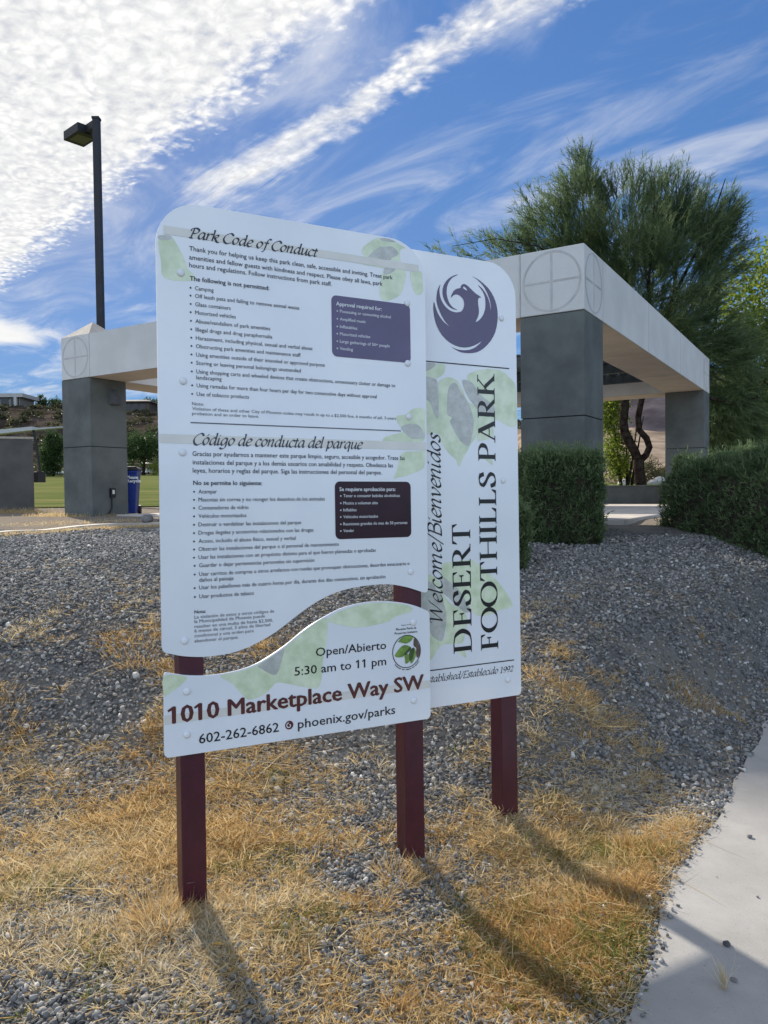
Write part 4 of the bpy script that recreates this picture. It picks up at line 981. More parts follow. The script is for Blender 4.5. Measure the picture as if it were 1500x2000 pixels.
TALL_GREY = [[(1.2379, 1.9875),(1.2672, 2.0017),(1.2959, 1.9632),(1.3285, 1.9216),(1.3465, 1.8913),(1.3607, 1.8451),(1.3618, 1.8045),(1.3498, 1.754),(1.3342, 1.7177),(1.3065, 1.7247),(1.2776, 1.7518),(1.2562, 1.7851),(1.2351, 1.8243),(1.2463, 1.8433),(1.2212, 1.8575),(1.2222, 1.9159),(1.2266, 1.9591)], [(1.0927, 2.0146),(1.1453, 2.0136),(1.1733, 1.9926),(1.1736, 1.8401),(1.1499, 1.8634),(1.1329, 1.9051),(1.0915, 1.9391)], [(1.0938, 2.075),(1.1642, 2.0804),(1.1461, 2.0577),(1.0931, 2.0372)], [(1.3041, 2.0134),(1.3301, 2.0167),(1.3634, 2.0016),(1.4003, 1.9568),(1.4454, 1.9278),(1.4796, 1.901),(1.477, 1.866),(1.4289, 1.8543),(1.3803, 1.893),(1.3398, 1.9346),(1.3146, 1.9768)], [(1.0776, 1.1145),(1.1299, 1.1055),(1.1472, 1.0802),(1.1786, 1.0417),(1.1887, 1.0043),(1.1989, 0.973),(1.1999, 0.9269),(1.1901, 0.8757),(1.1751, 0.8403),(1.1398, 0.8557),(1.1156, 0.8852),(1.11, 0.9674),(1.0307, 0.9974),(1.0325, 1.105)], [(1.18, 1.1271),(1.2156, 1.1068),(1.2658, 1.0669),(1.2945, 1.028),(1.3161, 0.9954),(1.3305, 0.9664),(1.3007, 0.9592),(1.2572, 0.9934),(1.2143, 1.0332),(1.1824, 1.0598)]]
RULES_GREEN = [[(-0.0048, 2.4378),(0.0211, 2.3968),(0.0384, 2.3632),(0.0513, 2.3243),(0.0691, 2.3131),(0.0687, 2.2858),(-0.0334, 2.2819),(-0.0456, 2.3426),(-0.0535, 2.3948),(-0.051, 2.4174),(-0.0094, 2.4236)], [(0.7611, 2.5002),(0.7992, 2.5395),(0.8298, 2.5577),(0.8528, 2.563),(0.9016, 2.5622),(0.9405, 2.5491),(0.9666, 2.538),(0.9454, 2.5291),(0.9397, 2.5007),(0.9419, 2.478),(0.9002, 2.4768),(0.7981, 2.4717),(0.7781, 2.4734)], [(0.7576, 2.4391),(0.8636, 2.4444),(0.8528, 2.4111),(0.8417, 2.3529),(0.8437, 2.3191),(0.8613, 2.3029),(0.8923, 2.3088),(0.9396, 2.3372),(0.9586, 2.3787),(0.9675, 2.4376),(0.9152, 2.4422)], [(0.9888, 2.4404),(1.037, 2.4491),(1.049, 2.4366),(1.0551, 2.4023),(1.0558, 2.3602),(1.0165, 2.3462),(0.9984, 2.3789)], [(0.9154, 1.8253),(0.9548, 1.8317),(0.9976, 1.8592),(1.0514, 1.8595),(1.0517, 1.7986),(1.0492, 1.733),(1.0059, 1.7154),(0.8566, 1.7112),(0.8622, 1.7364),(0.9404, 1.7573),(0.9303, 1.78),(0.915, 1.8024)], [(0.9521, 1.6746),(1.0133, 1.6783),(1.0484, 1.6815),(1.0475, 1.6323),(1.0363, 1.6041),(0.9904, 1.585),(0.9504, 1.5707),(0.9163, 1.5659),(0.8954, 1.5611),(0.9115, 1.5957),(0.9199, 1.6302),(0.9335, 1.6627)]]
RULES_GREY = [[(-0.0507, 2.4352),(-0.0092, 2.4407),(-0.0116, 2.4256),(-0.0509, 2.4196)], [(0.7919, 2.4764),(0.8111, 2.4984),(0.8368, 2.5179),(0.8471, 2.5262),(0.865, 2.5266),(0.9012, 2.5342),(0.9244, 2.5238),(0.932, 2.5088),(0.924, 2.4985),(0.9004, 2.486),(0.8899, 2.4765),(0.7981, 2.4717)], [(0.8528, 2.5621),(0.8862, 2.5651),(0.9171, 2.5583),(0.9119, 2.5541),(0.8526, 2.5532)], [(0.8687, 2.4405),(0.9152, 2.4422),(0.8993, 2.424),(0.8631, 2.4125)], [(0.9328, 1.7778),(0.9673, 1.793),(1.0072, 1.7934),(1.0311, 1.7791),(1.0442, 1.7562),(1.0493, 1.7377),(1.0196, 1.7321),(0.9875, 1.7311),(0.9612, 1.7465),(0.9457, 1.7598)]]
ADDR_GREEN = [[(-0.0575, 0.8407),(0.0243, 0.8283),(-0.0073, 0.7938),(-0.0428, 0.7735),(-0.0572, 0.7686)], [(0.1472, 0.8175),(0.2226, 0.8262),(0.2854, 0.8418),(0.3497, 0.8706),(0.4103, 0.9043),(0.4722, 0.9477),(0.5246, 0.9788),(0.5831, 1.0011),(0.5819, 0.9249),(0.5645, 0.838),(0.547, 0.7321),(0.4895, 0.7341),(0.378, 0.7666),(0.3479, 0.7511),(0.3228, 0.7304),(0.2689, 0.7137),(0.2402, 0.7267),(0.1935, 0.7835)], [(0.5865, 0.9956),(0.6166, 1.0136),(0.6529, 1.0263),(0.7389, 1.0446),(0.8332, 1.0454),(0.9299, 1.0313),(0.9758, 1.0136),(0.9622, 0.9949),(0.8965, 0.9826),(0.8574, 0.9629),(0.7311, 0.9506),(0.6639, 0.9618),(0.6041, 0.9805)]]
ADDR_GREY = [[(0.2952, 0.8399),(0.3497, 0.8687),(0.4001, 0.8957),(0.3946, 0.8651),(0.3685, 0.7987),(0.3339, 0.8096),(0.3096, 0.8265)]]
SEAL = [[(0.9046, 0.8749),(0.921, 0.8907),(0.9428, 0.8983),(0.9664, 0.8978),(0.9772, 0.8905),(0.9697, 0.8768),(0.9531, 0.8672),(0.9368, 0.8655),(0.9171, 0.8721)], [(0.8876, 0.8182),(0.9022, 0.8388),(0.9204, 0.8544),(0.9385, 0.859),(0.9619, 0.8489),(0.9453, 0.8346),(0.9342, 0.8198),(0.9269, 0.8111),(0.9053, 0.8101)], [(0.9801, 0.8439),(0.9889, 0.8223),(0.9848, 0.8004),(0.968, 0.7782),(0.9609, 0.7885),(0.9739, 0.8015)], [(0.947, 0.8233),(0.954, 0.8131),(0.9591, 0.7903),(0.939, 0.7797),(0.9358, 0.8038),(0.9341, 0.8119)]]
SEAL_DARK = [[(0.9619, 0.8489),(0.9654, 0.839),(0.9488, 0.8247),(0.9342, 0.8151),(0.9343, 0.823),(0.9454, 0.8362)], [(0.9672, 0.8404),(0.9801, 0.8439),(0.9797, 0.8232),(0.9739, 0.8015),(0.9591, 0.7903),(0.954, 0.8099),(0.9579, 0.827)]]
SEAL_BROWN = [[(0.9826, 0.8852),(0.9988, 0.8645),(1.0094, 0.8363),(1.0071, 0.8125),(0.9958, 0.7993),(0.9888, 0.8192),(0.991, 0.8413),(0.9784, 0.8537)]]
SEAL_RING = [(0.8781, 0.838),(1.011, 0.825),(0.9446, 0.8997),(0.9423, 0.7635)]
sy_, st_, su_ = math.radians(27.19), math.radians(-.504), math.radians(-1.393)
DS = Vector((math.cos(sy_) * math.cos(st_), math.sin(sy_) * math.cos(st_), math.sin(st_)))
nn = DS.cross(Vector((0, 0, 1))).normalized()
uu = nn.cross(DS)
US = (uu * math.cos(su_) + nn * math.sin(su_)).normalized()
NS_ = DS.cross(US).normalized()
if NS_.dot(nn) < 0: NS_ = -NS_
SO = Vector((-.7545, 2.7286, 0))
sign = empty('park_sign', SO, 'white park rules and welcome sign with leaf prints on three maroon posts', 'sign')
sign.matrix_world = Matrix(((DS.x, -NS_.x, US.x, SO.x), (DS.y, -NS_.y, US.y, SO.y), (DS.z, -NS_.z, US.z, SO.z), (0, 0, 0, 1)))

M_panel = mat('white_sign_sheet', (.68, .715, .755), .16, .03, 1.7, spec=.5, col2=(.74, .765, .79), coat=.6)
M_edge = mat('sheet_edge', (.50, .52, .53), .5, .05)
M_post = mat('maroon_paint', (.046, .005, .015), .38, .12, 14, bump=.12, bscale=60, spec=.5)
M_ink = mat('navy_ink', (.012, .014, .035), .3, .05, 10)
M_inkg = mat('grey_ink', (.075, .08, .105), .3, .05, 10)
M_inkb = mat('black_ink', (.010, .011, .014), .3, .05, 10)
M_inkm = mat('maroon_ink', (.085, .024, .024), .3, .05, 10)
M_plum = mat('plum_ink', (.044, .028, .105), .2, .08, 4, coat=.5)
M_mar = mat('dark_maroon_ink', (.026, .009, .017), .25, .12, 7, spec=.3)
M_white = mat('white_ink', (.62, .64, .66), .3, .03)
M_lgreen = mat('pale_green_ink', (.53, .63, .42), .22, .07, 14, col2=(.67, .74, .56), coat=.5)
M_lgrey = mat('grey_brown_ink', (.41, .425, .395), .22, .10, 26, coat=.5)
M_band = mat('beige_ink', (.60, .59, .545), .22, .04, 6, coat=.5)
M_bolt = mat('white_bolt', (.68, .70, .72), .35, .03)
M_seal_g = mat('leaf_green_ink', (.13, .22, .045), .3, .25, 30)
M_seal_d = mat('deep_green_ink', (.045, .075, .025), .3, .2, 30)
M_seal_b = mat('twig_brown_ink', (.09, .065, .05), .3, .2, 30)

FRONT, TALLF = -.012, .080

def crv(pts, closed=False, n=6):
    """Catmull-Rom through 2-D points"""
    P = [Vector((p[0], p[1], 0)) for p in pts]; out = []
    m = len(P)
    for i in range(m if closed else m - 1):
        p0, p1, p2, p3 = (P[(i - 1) % m], P[i], P[(i + 1) % m], P[(i + 2) % m]) if closed else (P[max(i - 1, 0)], P[i], P[i + 1], P[min(i + 2, m - 1)])
        for k in range(n):
            t = k / n
            q = .5 * ((2 * p1) + (p2 - p0) * t + (2 * p0 - 5 * p1 + 4 * p2 - p3) * t * t + (3 * p1 - 3 * p2 + p3 - p0) * t ** 3)
            out.append((q.x, q.y))
    if not closed: out.append((P[-1].x, P[-1].y))
    return out

def arc(cx, cz, rx, rz, a0, a1, n=10):
    return [(cx + rx * math.cos(math.radians(a0 + (a1 - a0) * k / n)), cz + rz * math.sin(math.radians(a0 + (a1 - a0) * k / n))) for k in range(n + 1)]

bot = [(-.0635, .945), (-.055, .926), (-.0271, .9165), (.017, .9044), (.0844, .8953), (.1582, .8957), (.2245, .9053), (.2974, .9291), (.3718, .9648), (.4485, 1.0146), (.5158, 1.0553), (.5799, 1.0848), (.650, 1.1060), (.7317, 1.1175), (.8005, 1.1210), (.8706, 1.1188), (.9421, 1.1042), (.9928, 1.0883), (1.036, 1.074), (1.051, 1.079), (1.0545, 1.095)]
rules_outline = crv(bot, n=3) + [(1.063, 2.40)] + arc(.895, 2.405, .168, .165, 4, 90) + arc(.10, 2.405, .163, .165, 90, 176)
adr = [(-.0595, .835), (-.056, .848), (-.0461, .8517), (-.0062, .8407), (.0382, .832), (.0925, .8258), (.1572, .8253), (.2233, .8319), (.2862, .8475), (.3505, .8764), (.4112, .9111), (.4731, .9531), (.5256, .9838), (.5787, 1.0086), (.6479, 1.0350), (.74, 1.0506), (.8344, 1.0513), (.9312, 1.0374), (.9969, 1.0183), (1.0437, .9974), (1.057, .988), (1.0606, .972)]
addr_outline = list(reversed(crv(adr, n=3))) + arc(-.0405, .562, .02, .02, 180, 270, 5) + arc(1.0385, .552, .02, .02, 270, 360, 5)
tall_outline = [(1.032, 2.574), (1.032, .548)] + arc(1.592, .566, .02, .02, 270, 360, 5) + arc(1.46, 2.42, .152, .156, 0, 90)

def panel(name, outline, y):
    mb = MB(); mb.prism(outline, y, y + .0095)
    o = mb.build(name, [M_panel], sign)
    b = o.modifiers.new('bevel', 'BEVEL'); b.width = .0012; b.segments = 1; b.limit_method = 'ANGLE'; b.angle_limit = math.radians(60)
    return o
p_rules = panel('rules_panel', rules_outline, FRONT)
p_addr = panel('address_panel', addr_outline, FRONT)
p_tall = panel('welcome_panel', tall_outline, TALLF)
for (s0, y0, t1) in ((0, 0, 2.46), (.938, 0, 2.46), (1.503, .0915, 2.40)):
    mb = MB(); mb.box((s0 + .045, y0 + .045, (t1 - .4) / 2), .09, .09, t1 + .4)
    mb.build('post', M_post, sign, bevel=.004)

def prints(name, polys, y, m, parent, smooth=True):
    for k, p in enumerate(polys):
        q = crv(p, True, 3) if smooth else p
        o = MB().flat(q, y - .00004 * k).build(name, m, parent)
    return o

def clip_poly(p, s0, s1, t0=None):
    q = [(min(max(a, s0), s1), b) for a, b in p]
    return q
prints('leaf_print', [clip_poly(p, -.0595, 1.0495) for p in RULES_GREEN], FRONT - .0004, M_lgreen, p_rules)
prints('grey_leaf_print', [clip_poly(p, -.0595, 1.0495) for p in RULES_GREY], FRONT - .0008, M_lgrey, p_rules)  # brown-grey leaf shapes printed over the green ones
prints('leaf_print', [clip_poly(p, -.0575, 1.055) for p in ADDR_GREEN], FRONT - .0004, M_lgreen, p_addr)
prints('grey_leaf_print', ADDR_GREY, FRONT - .0008, M_lgrey, p_addr)
prints('leaf_print', [clip_poly(p, 1.036, 1.608) for p in TALL_GREEN], TALLF - .0004, M_lgreen, p_tall)
prints('grey_leaf_print', [clip_poly(p, 1.036, 1.608) for p in TALL_GREY], TALLF - .0009, M_lgrey, p_tall)
rect = lambda s0, s1, t0, t1: [(s0, t0), (s1, t0), (s1, t1), (s0, t1)]
prints('band_print', [rect(-.0345, 1.030, 2.443, 2.474), rect(-.060, 1.0530, 1.684, 1.717)], FRONT - .0011, M_band, p_rules, False)
prints('band_print', [rect(-.057, 1.0565, .6645, .697)], FRONT - .0011, M_band, p_addr, False)

def rbox(s0, s1, t0, t1, r=.022):
    return arc(s0 + r, t1 - r, r, r, 180, 90, 6) + arc(s1 - r, t1 - r, r, r, 90, 0, 6) + arc(s1 - r, t0 + r, r, r, 0, -90, 6) + arc(s0 + r, t0 + r, r, r, 270, 180, 6)
prints('notice_box', [list(reversed(rbox(.6226, .985, 2.052, 2.299)))], FRONT - .0013, M_plum, p_rules, False)
prints('notice_box', [list(reversed(rbox(.6255, .9755, 1.3143, 1.548)))], FRONT - .0013, M_mar, p_rules, False)

# ---- printed type in the plain humanist face
def font_mesh(body, bold):
    c = bpy.data.curves.new('type', 'FONT'); c.body = body; c.size = 1; c.offset = bold; c.resolution_u = 2
    o = bpy.data.objects.new('type', c); COL.objects.link(o)
    me = bpy.data.meshes.new_from_object(o); bpy.data.objects.remove(o)
    V = np.zeros(len(me.vertices) * 3, np.float32); me.vertices.foreach_get('co', V); V = V.reshape(-1, 3)
    F = [tuple(p.vertices) for p in me.polygons]
    bpy.data.meshes.remove(me); bpy.data.curves.remove(c)
    return V, F
CAPH = font_mesh('H', 0)[0][:, 1].max()
#            cap height, weight
TYPE = {'body': (.0168, .007), 'head': (.0162, .020), 'item': (.0146, .004), 'itemx': (.0146, .004), 'note': (.0118, .001), 'noteb': (.0118, .018),
        'boxhead': (.0152, .022), 'boxitem': (.0122, .006), 'hours': (.0335, .008), 'street': (.0600, .030), 'phone': (.0350, .008), 'tiny': (.005, 0), 'tinyb': (.0092, .012)}
BULLET = {'item': .0165, 'boxitem': .0115}

def set_type(mb, cls, body, s0, t0, s1, y):
    cap, bold = TYPE[cls]
    V, F = font_mesh(body, 0)
    k = (s1 - s0) / (V[:, 0].max() - V[:, 0].min()); h = cap / CAPH; x0 = V[:, 0].min()
    for lay, (ox, oy) in enumerate(((-bold, 0), (bold, 0), (0, bold * .6), (0, -bold * .6)) if bold > .006 else ((-bold, 0), (bold, 0))):      # weight
        mb.add([(s0 + (a - x0 + ox) * k, y - .00002 * lay, t0 + (b + oy) * h) for a, b, _ in V], F)
    if cls in BULLET:
        r = cap * .24; mb.flat(arc(s0 - BULLET[cls], t0 + cap * .42, r, r, 0, 330, 11), y)
    if cls in ('street', 'hours'):          # the numeral one has a flag in this face
        sw = (.115 if cls == 'street' else .075)
        for i, ch in enumerate(body):
            if ch == '1':
                xr = font_mesh(body[:i + 1], 0)[0][:, 0].max()
                fl = [(xr - sw * .6, CAPH), (xr - sw * 1.0, CAPH), (xr - sw - .17, CAPH - .115), (xr - sw - .14, CAPH - .20), (xr - sw * .6, CAPH - .11)]
                mb.flat([(s0 + (a - x0) * k, t0 + b * h) for a, b in fl], y - .0001)

TY = FRONT - .0017
blocks = {}
for cls, body, s0, t0, s1 in RULES_TEXT:
    if cls not in TYPE: continue
    kind = 'fine_print' if cls == 'note' else 'heading' if cls in ('head', 'noteb') else 'paragraph' if cls == 'body' else 'rule_list'
    key = (kind, t0 > 1.77, body) if kind == 'heading' else (kind, t0 > 1.77, '')
    set_type(blocks.setdefault(key, MB()), cls, body, s0, t0, s1, TY)
for (kind, _, _), b in blocks.items(): b.build(kind, M_inkg if kind == 'fine_print' else M_ink, p_rules)
for top in (True, False):
    mb = MB()
    for cls, body, s0, t0, s1 in BOX_TEXT:
        if (t0 > 1.77) == top: set_type(mb, cls, body, s0, t0, s1, TY)
    mb.build('box_lettering', M_white, p_rules)
for cls, body, s0, t0, s1 in ADDRESS_TEXT:
    mb = MB(); set_type(mb, cls, body, s0, t0, s1, TY)
    mb.build('street_lettering' if cls == 'street' else 'seal_lettering' if cls.startswith('tiny') else 'lettering', M_inkm if cls == 'street' else M_inkb, p_addr)

# ---- pen-drawn type: strokes with a broad nib (italic hands) or with thick stems and thin bars (capitals)
def ribbon(mb, pts, width, y, xf):
    """pts: 2-D path; width(i, direction) gives its thickness"""
    n = len(pts); vs = []
    for i in range(n):
        a, b = pts[max(i - 1, 0)], pts[min(i + 1, n - 1)]
        dx, dy = b[0] - a[0], b[1] - a[1]; l = math.hypot(dx, dy) or 1e-6; dx /= l; dy /= l
        w_ = width(dx, dy) / 2
        for sg in (1, -1):
            q = xf(pts[i][0] - dy * w_ * sg, pts[i][1] + dx * w_ * sg); vs.append((q[0], y, q[1]))
    fs = []
    for i in range(n - 1):
        o = 2 * i; quad = (o, o + 1, o + 3, o + 2)
        a, b, c = vs[quad[0]], vs[quad[1]], vs[quad[2]]
        ccw = (b[0] - a[0]) * (c[2] - a[2]) - (b[2] - a[2]) * (c[0] - a[0]) > 0
        fs.append(quad if ccw else tuple(reversed(quad)))
    mb.add(vs, fs)

AB = [(.37, .45), (.23, .5), (.09, .34), (.05, .14), (.13, .01), (.25, .10), (.36, .36)]
EXIT = lambda x: [(x, .5), (x - .015, .3), (x - .02, .08), (x + .02, .01), (x + .10, .08)]
ARCH = lambda x: [(x, .25), (x + .12, .44), (x + .22, .5), (x + .26, .4), (x + .22, .1), (x + .25, .01), (x + .33, .07)]
STEM = [(.02, .42), (.085, .5), (.085, .35), (.06, 0)]
ITAL = {
    'a': (.46, [AB, EXIT(.37)]), 'b': (.44, [[(.05, .78), (.10, .80), (.09, .4), (.08, .08)], [(.08, .28), (.2, .46), (.32, .48), (.39, .34), (.34, .1), (.2, 0), (.08, .08)]]),
    'c': (.37, [[(.35, .40), (.31, .48), (.2, .5), (.08, .34), (.05, .16), (.12, .02), (.24, .01), (.36, .1)]]),
    'd': (.46, [AB, [(.32, .78), (.38, .80), (.365, .4), (.35, .08), (.39, .01), (.47, .08)]]),
    'e': (.37, [[(.07, .23), (.2, .26), (.33, .36), (.31, .47), (.2, .5), (.08, .34), (.05, .16), (.13, .01), (.25, .02), (.36, .1)]]),
    'f': (.30, [[(.42, .74), (.35, .81), (.26, .72), (.2, .45), (.15, 0), (.09, -.2), (.0, -.24)], [(.05, .47), (.34, .47)]]),
    'g': (.45, [AB, [(.38, .5), (.36, .2), (.34, -.1), (.24, -.23), (.1, -.24), (.02, -.17)]]),
    'h': (.45, [[(.05, .78), (.10, .80), (.085, .4), (.06, 0)], ARCH(.085)]), 'i': (.21, [EXIT(.085), [(.10, .69), (.125, .665)]]),
    'k': (.43, [[(.05, .78), (.10, .80), (.085, .4), (.06, 0)], [(.09, .25), (.2, .42), (.32, .5), (.36, .42), (.28, .3), (.1, .26)], [(.17, .28), (.26, .1), (.36, -.03), (.48, -.02)]]),
    'l': (.20, [[(.05, .78), (.10, .80), (.08, .4), (.065, .08), (.10, .01), (.18, .08)]]), 'm': (.72, [STEM, [(.08, .25), (.18, .44), (.28, .5), (.32, .4), (.29, 0)], ARCH(.31)]),
    'n': (.46, [STEM, ARCH(.08)]), 'o': (.41, [[(.22, .5), (.09, .38), (.05, .18), (.15, 0), (.28, .1), (.36, .32), (.31, .46), (.20, .5)]]),
    'p': (.45, [[(.02, .42), (.09, .5), (.085, .1), (.06, -.25)], [(.09, .3), (.2, .46), (.32, .5), (.4, .34), (.34, .1), (.2, 0), (.08, .08)]]),
    'q': (.45, [AB, [(.37, .5), (.35, 0), (.34, -.25)]]), 'r': (.33, [STEM, [(.08, .28), (.18, .45), (.28, .5), (.34, .45)]]),
    's': (.31, [[(.29, .42), (.21, .5), (.11, .45), (.11, .34), (.2, .24), (.25, .12), (.17, .01), (.05, .02), (.01, .09)]]),
    't': (.24, [[(.14, .66), (.10, .3), (.08, .08), (.13, .01), (.23, .09)], [(.02, .48), (.25, .48)]]),
    'u': (.46, [[(.02, .42), (.09, .5), (.08, .25), (.08, .08), (.15, .01), (.26, .12), (.35, .36)], EXIT(.37)]),
    'v': (.39, [[(.02, .42), (.08, .5), (.12, .3), (.16, .02), (.29, .2), (.37, .4), (.33, .5)]]),
    'P': (.50, [[(.23, .72), (.18, .35), (.13, 0)], [(.03, .0), (.24, .0)], [(.06, .52), (.10, .69), (.3, .77), (.48, .70), (.49, .52), (.35, .37), (.20, .36)]]),
    'C': (.56, [[(.56, .6), (.51, .73), (.37, .77), (.15, .6), (.05, .3), (.14, .05), (.32, -.02), (.53, .11)]]),
    'W': (.84, [[(-.04, .62), (.04, .74), (.11, .72), (.14, .4), (.15, .0)], [(.15, 0), (.34, .4), (.46, .72)], [(.46, .72), (.48, .4), (.49, 0)], [(.49, 0), (.68, .40), (.80, .70), (.88, .77)]]),
    'B': (.52, [[(.15, .74), (.11, .35), (.07, 0)], [(.05, .70), (.3, .76), (.44, .64), (.38, .47), (.16, .40)], [(.16, .40), (.40, .38), (.48, .2), (.36, .03), (.02, 0)]]),
    'E': (.47, [[(.15, .74), (.11, .35), (.07, 0)], [(.08, .74), (.46, .74), (.46, .64)], [(.11, .385), (.34, .385)], [(.0, .0), (.38, .0), (.43, .12)]]),
    '/': (.30, [[(.0, -.12), (.30, .80)]]), ' ': (.22, []),
    '1': (.36, [[(.06, .56), (.18, .65), (.17, .3), (.16, 0)], [(.06, 0), (.27, 0)]]),
    '9': (.40, [[(.34, .42), (.22, .26), (.08, .32), (.06, .5), (.18, .65), (.32, .58), (.35, .36), (.25, .08), (.08, -.02)]]),
    '2': (.40, [[(.07, .52), (.14, .64), (.27, .62), (.31, .46), (.18, .2), (.04, .02)], [(.04, .03), (.30, .03), (.36, .1)]]),
}
ITAL['ó'] = (ITAL['o'][0], ITAL['o'][1] + [[(.22, .62), (.32, .76)]])

def write_italic(mb, body, xf_at, width, cap, y, pen=.085, hair=.024, slant=.20, angle=40, widths=1.0):
    """body set to the given width; xf_at maps (x along, height) to the panel"""
    total = sum(ITAL[c][0] for c in body)
    ca, sa = math.cos(math.radians(angle)), math.sin(math.radians(angle))
    sc = cap / .75; kx = width / total
    wfun = lambda dx, dy: max(pen * abs(dx * sa - dy * ca), hair)
    x = 0; lv = 0
    for c in body:
        adv, strokes = ITAL[c]
        for s in strokes:
            pts = [(x + px_ + slant * (py_ - .25), py_) for px_, py_ in crv(s, n=6)]
            ribbon(mb, pts, wfun, y - .00003 * (lv % 9), lambda a, b: xf_at(a * kx, b * sc)); lv += 1
        x += adv

for cls, body, s0, t0, s1 in RULES_TEXT:
    if cls in ('title', 'titlees'):
        mb = MB(); cap = .0375 if cls == 'title' else .0400
        write_italic(mb, body, lambda a, b: (s0 + a, t0 + b), s1 - s0 + .003, cap, TY - .0002, .145, .040)
        mb.build('title', M_ink if cls == 'title' else mat('slate_ink', (.045, .048, .07), .3, .05), p_rules)
TT = TALLF - .0018
mb = MB()
write_italic(mb, 'Welcome/Bienvenidos', lambda a, b: (1.181 - b, .922 + a), 1.768 - .922, .069, TT, .105, .030)
mb.build('lettering', M_inkb, p_tall); mb = MB()
write_italic(mb, 'Established/Establecido 1992', lambda a, b: (1.079 + a, .6625 + b), 1.567 - 1.079, .0300, TT, .100, .036, .17)
mb.build('lettering', M_inkb, p_tall)

# roman capitals
def caps(mb, body, xf_at, width, cap, y):
    TH, TN, SF = .150, .045, .040
    q = lambda x0, y0, x1, y1: ('q', [(x0, y0), (x1, y0), (x1, y1), (x0, y1)])
    stem = lambda x: [q(x - TH / 2, SF * .9, x + TH / 2, 1 - SF * .9)]
    foot = lambda x, w_=.30: [('q', [(x - w_ / 2, 0), (x + w_ / 2, 0), (x + w_ / 2, SF * .7), (x + TH * .6, SF * 1.3), (x - TH * .6, SF * 1.3), (x - w_ / 2, SF * .7)])]
    head = lambda x, w_=.30: [('q', [(x - w_ / 2, 1), (x - w_ / 2, 1 - SF * .7), (x - TH * .6, 1 - SF * 1.3), (x + TH * .6, 1 - SF * 1.3), (x + w_ / 2, 1 - SF * .7), (x + w_ / 2, 1)])]
    full = lambda x: stem(x) + foot(x) + head(x)
    tri = lambda *p: [('q', list(p))]
    curve = lambda pts: [('c', pts)]
    diag = lambda a, b, w_: [('d', [a, b], w_)]
    arms = lambda r: [q(.16, 1 - TN, r, 1)] + tri((r - .09, 1 - TN), (r + .0, 1 - .24), (r + .03, 1 - .24), (r + .01, 1))
    mid = [q(.2, .5, .44, .5 + TN)] + tri((.43, .53), (.47, .40), (.50, .40), (.50, .65), (.47, .65), (.43, .53))
    low = lambda r: [q(.16, 0, r - .02, TN)] + tri((r - .10, TN), (r - .02, 0), (r + .02, 0), (r + .06, .26), (r + .03, .26))
    GL = {
        'D': (.93, full(.18) + curve([(.2, .975), (.44, .975), (.68, .86), (.80, .5), (.68, .14), (.44, .025), (.2, .025)])),
        'E': (.73, full(.18) + arms(.59) + mid + low(.60)), 'F': (.66, full(.18) + arms(.58) + mid),
        'S': (.60, [('s', [(.50, .70), (.44, .90), (.30, .97), (.14, .90), (.10, .74), (.20, .60), (.38, .47), (.50, .32), (.47, .12), (.30, .03), (.14, .09), (.07, .30)])]),
        'R': (.83, full(.18) + curve([(.2, .975), (.42, .97), (.57, .84), (.55, .62), (.40, .50), (.2, .485)]) + diag((.36, .50), (.70, .0), .16) + [q(.62, 0, .86, SF)]),
        'T': (.76, stem(.38) + foot(.38) + [q(.05, 1 - TN, .71, 1)] + tri((.05, 1), (.02, .74), (.05, .74), (.16, 1 - TN)) + tri((.71, 1), (.60, 1 - TN), (.71, .74), (.74, .74))),
        'O': (.94, curve([(.47 + .39 * math.cos(a), .5 + .475 * math.sin(a)) for a in np.linspace(math.pi / 2, math.pi / 2 + 2 * math.pi, 17)])),
        'H': (.96, full(.18) + full(.78) + [q(.2, .49, .76, .49 + TN)]), 'I': (.37, full(.18)), 'L': (.68, full(.18) + low(.57)),
        'P': (.70, full(.18) + curve([(.2, .975), (.43, .97), (.59, .82), (.56, .58), (.40, .46), (.2, .45)])),
        'A': (.86, diag((.13, .02), (.43, .99), .05) + diag((.41, .99), (.73, .02), .155) + [q(.24, .33, .60, .33 + TN), q(.01, 0, .27, SF), q(.58, 0, .88, SF)]),
        'K': (.84, full(.18) + diag((.22, .42), (.64, .985), .05) + diag((.34, .60), (.72, .01), .155) + [q(.52, 1 - SF, .78, 1), q(.58, 0, .86, SF)]), ' ': (.36, [])}
    total = sum(GL[c][0] for c in body) - .10
    x = -.03; lv = 0; kx = width / total
    W_ = {'c': lambda dx, dy: TN + (TH * 1.08 - TN) * abs(dy) ** 1.6, 's': lambda dx, dy: max(.155 * abs(dx * .34 + dy * -.94) if dx * dy < 0 else .09 * abs(dy) + .03, .05)}
    for c in body:
        adv, parts = GL[c]
        for p in parts:
            yy = y - .00003 * (lv % 11); lv += 1
            f = lambda a, b: xf_at((x + a) * kx, b * cap)
            if p[0] == 'q': mb.flat([f(*v) for v in p[1]], yy)
            elif p[0] == 'd':
                (x0, y0), (x1, y1), w_ = p[1][0], p[1][1], p[2] / 2 * 1.12
                mb.flat([f(x0 - w_, y0), f(x0 + w_, y0), f(x1 + w_, y1), f(x1 - w_, y1)], yy)
            else: ribbon(mb, crv(p[1], n=7), W_[p[0]], yy, f)
        if c == 'S':
            mb.flat([(f)(*v) for v in ((.475, .70), (.52, .70), (.525, .97), (.49, .97))], y - .0004); mb.flat([f(*v) for v in ((.05, .03), (.085, .03), (.10, .32), (.055, .32))], y - .0004)
        x += adv
mb = MB(); caps(mb, 'DESERT', lambda a, b: (1.3346 - b, .7765 + a), 1.3556 - .7765, .0975, TT)
mb.build('lettering', M_inkb, p_tall)
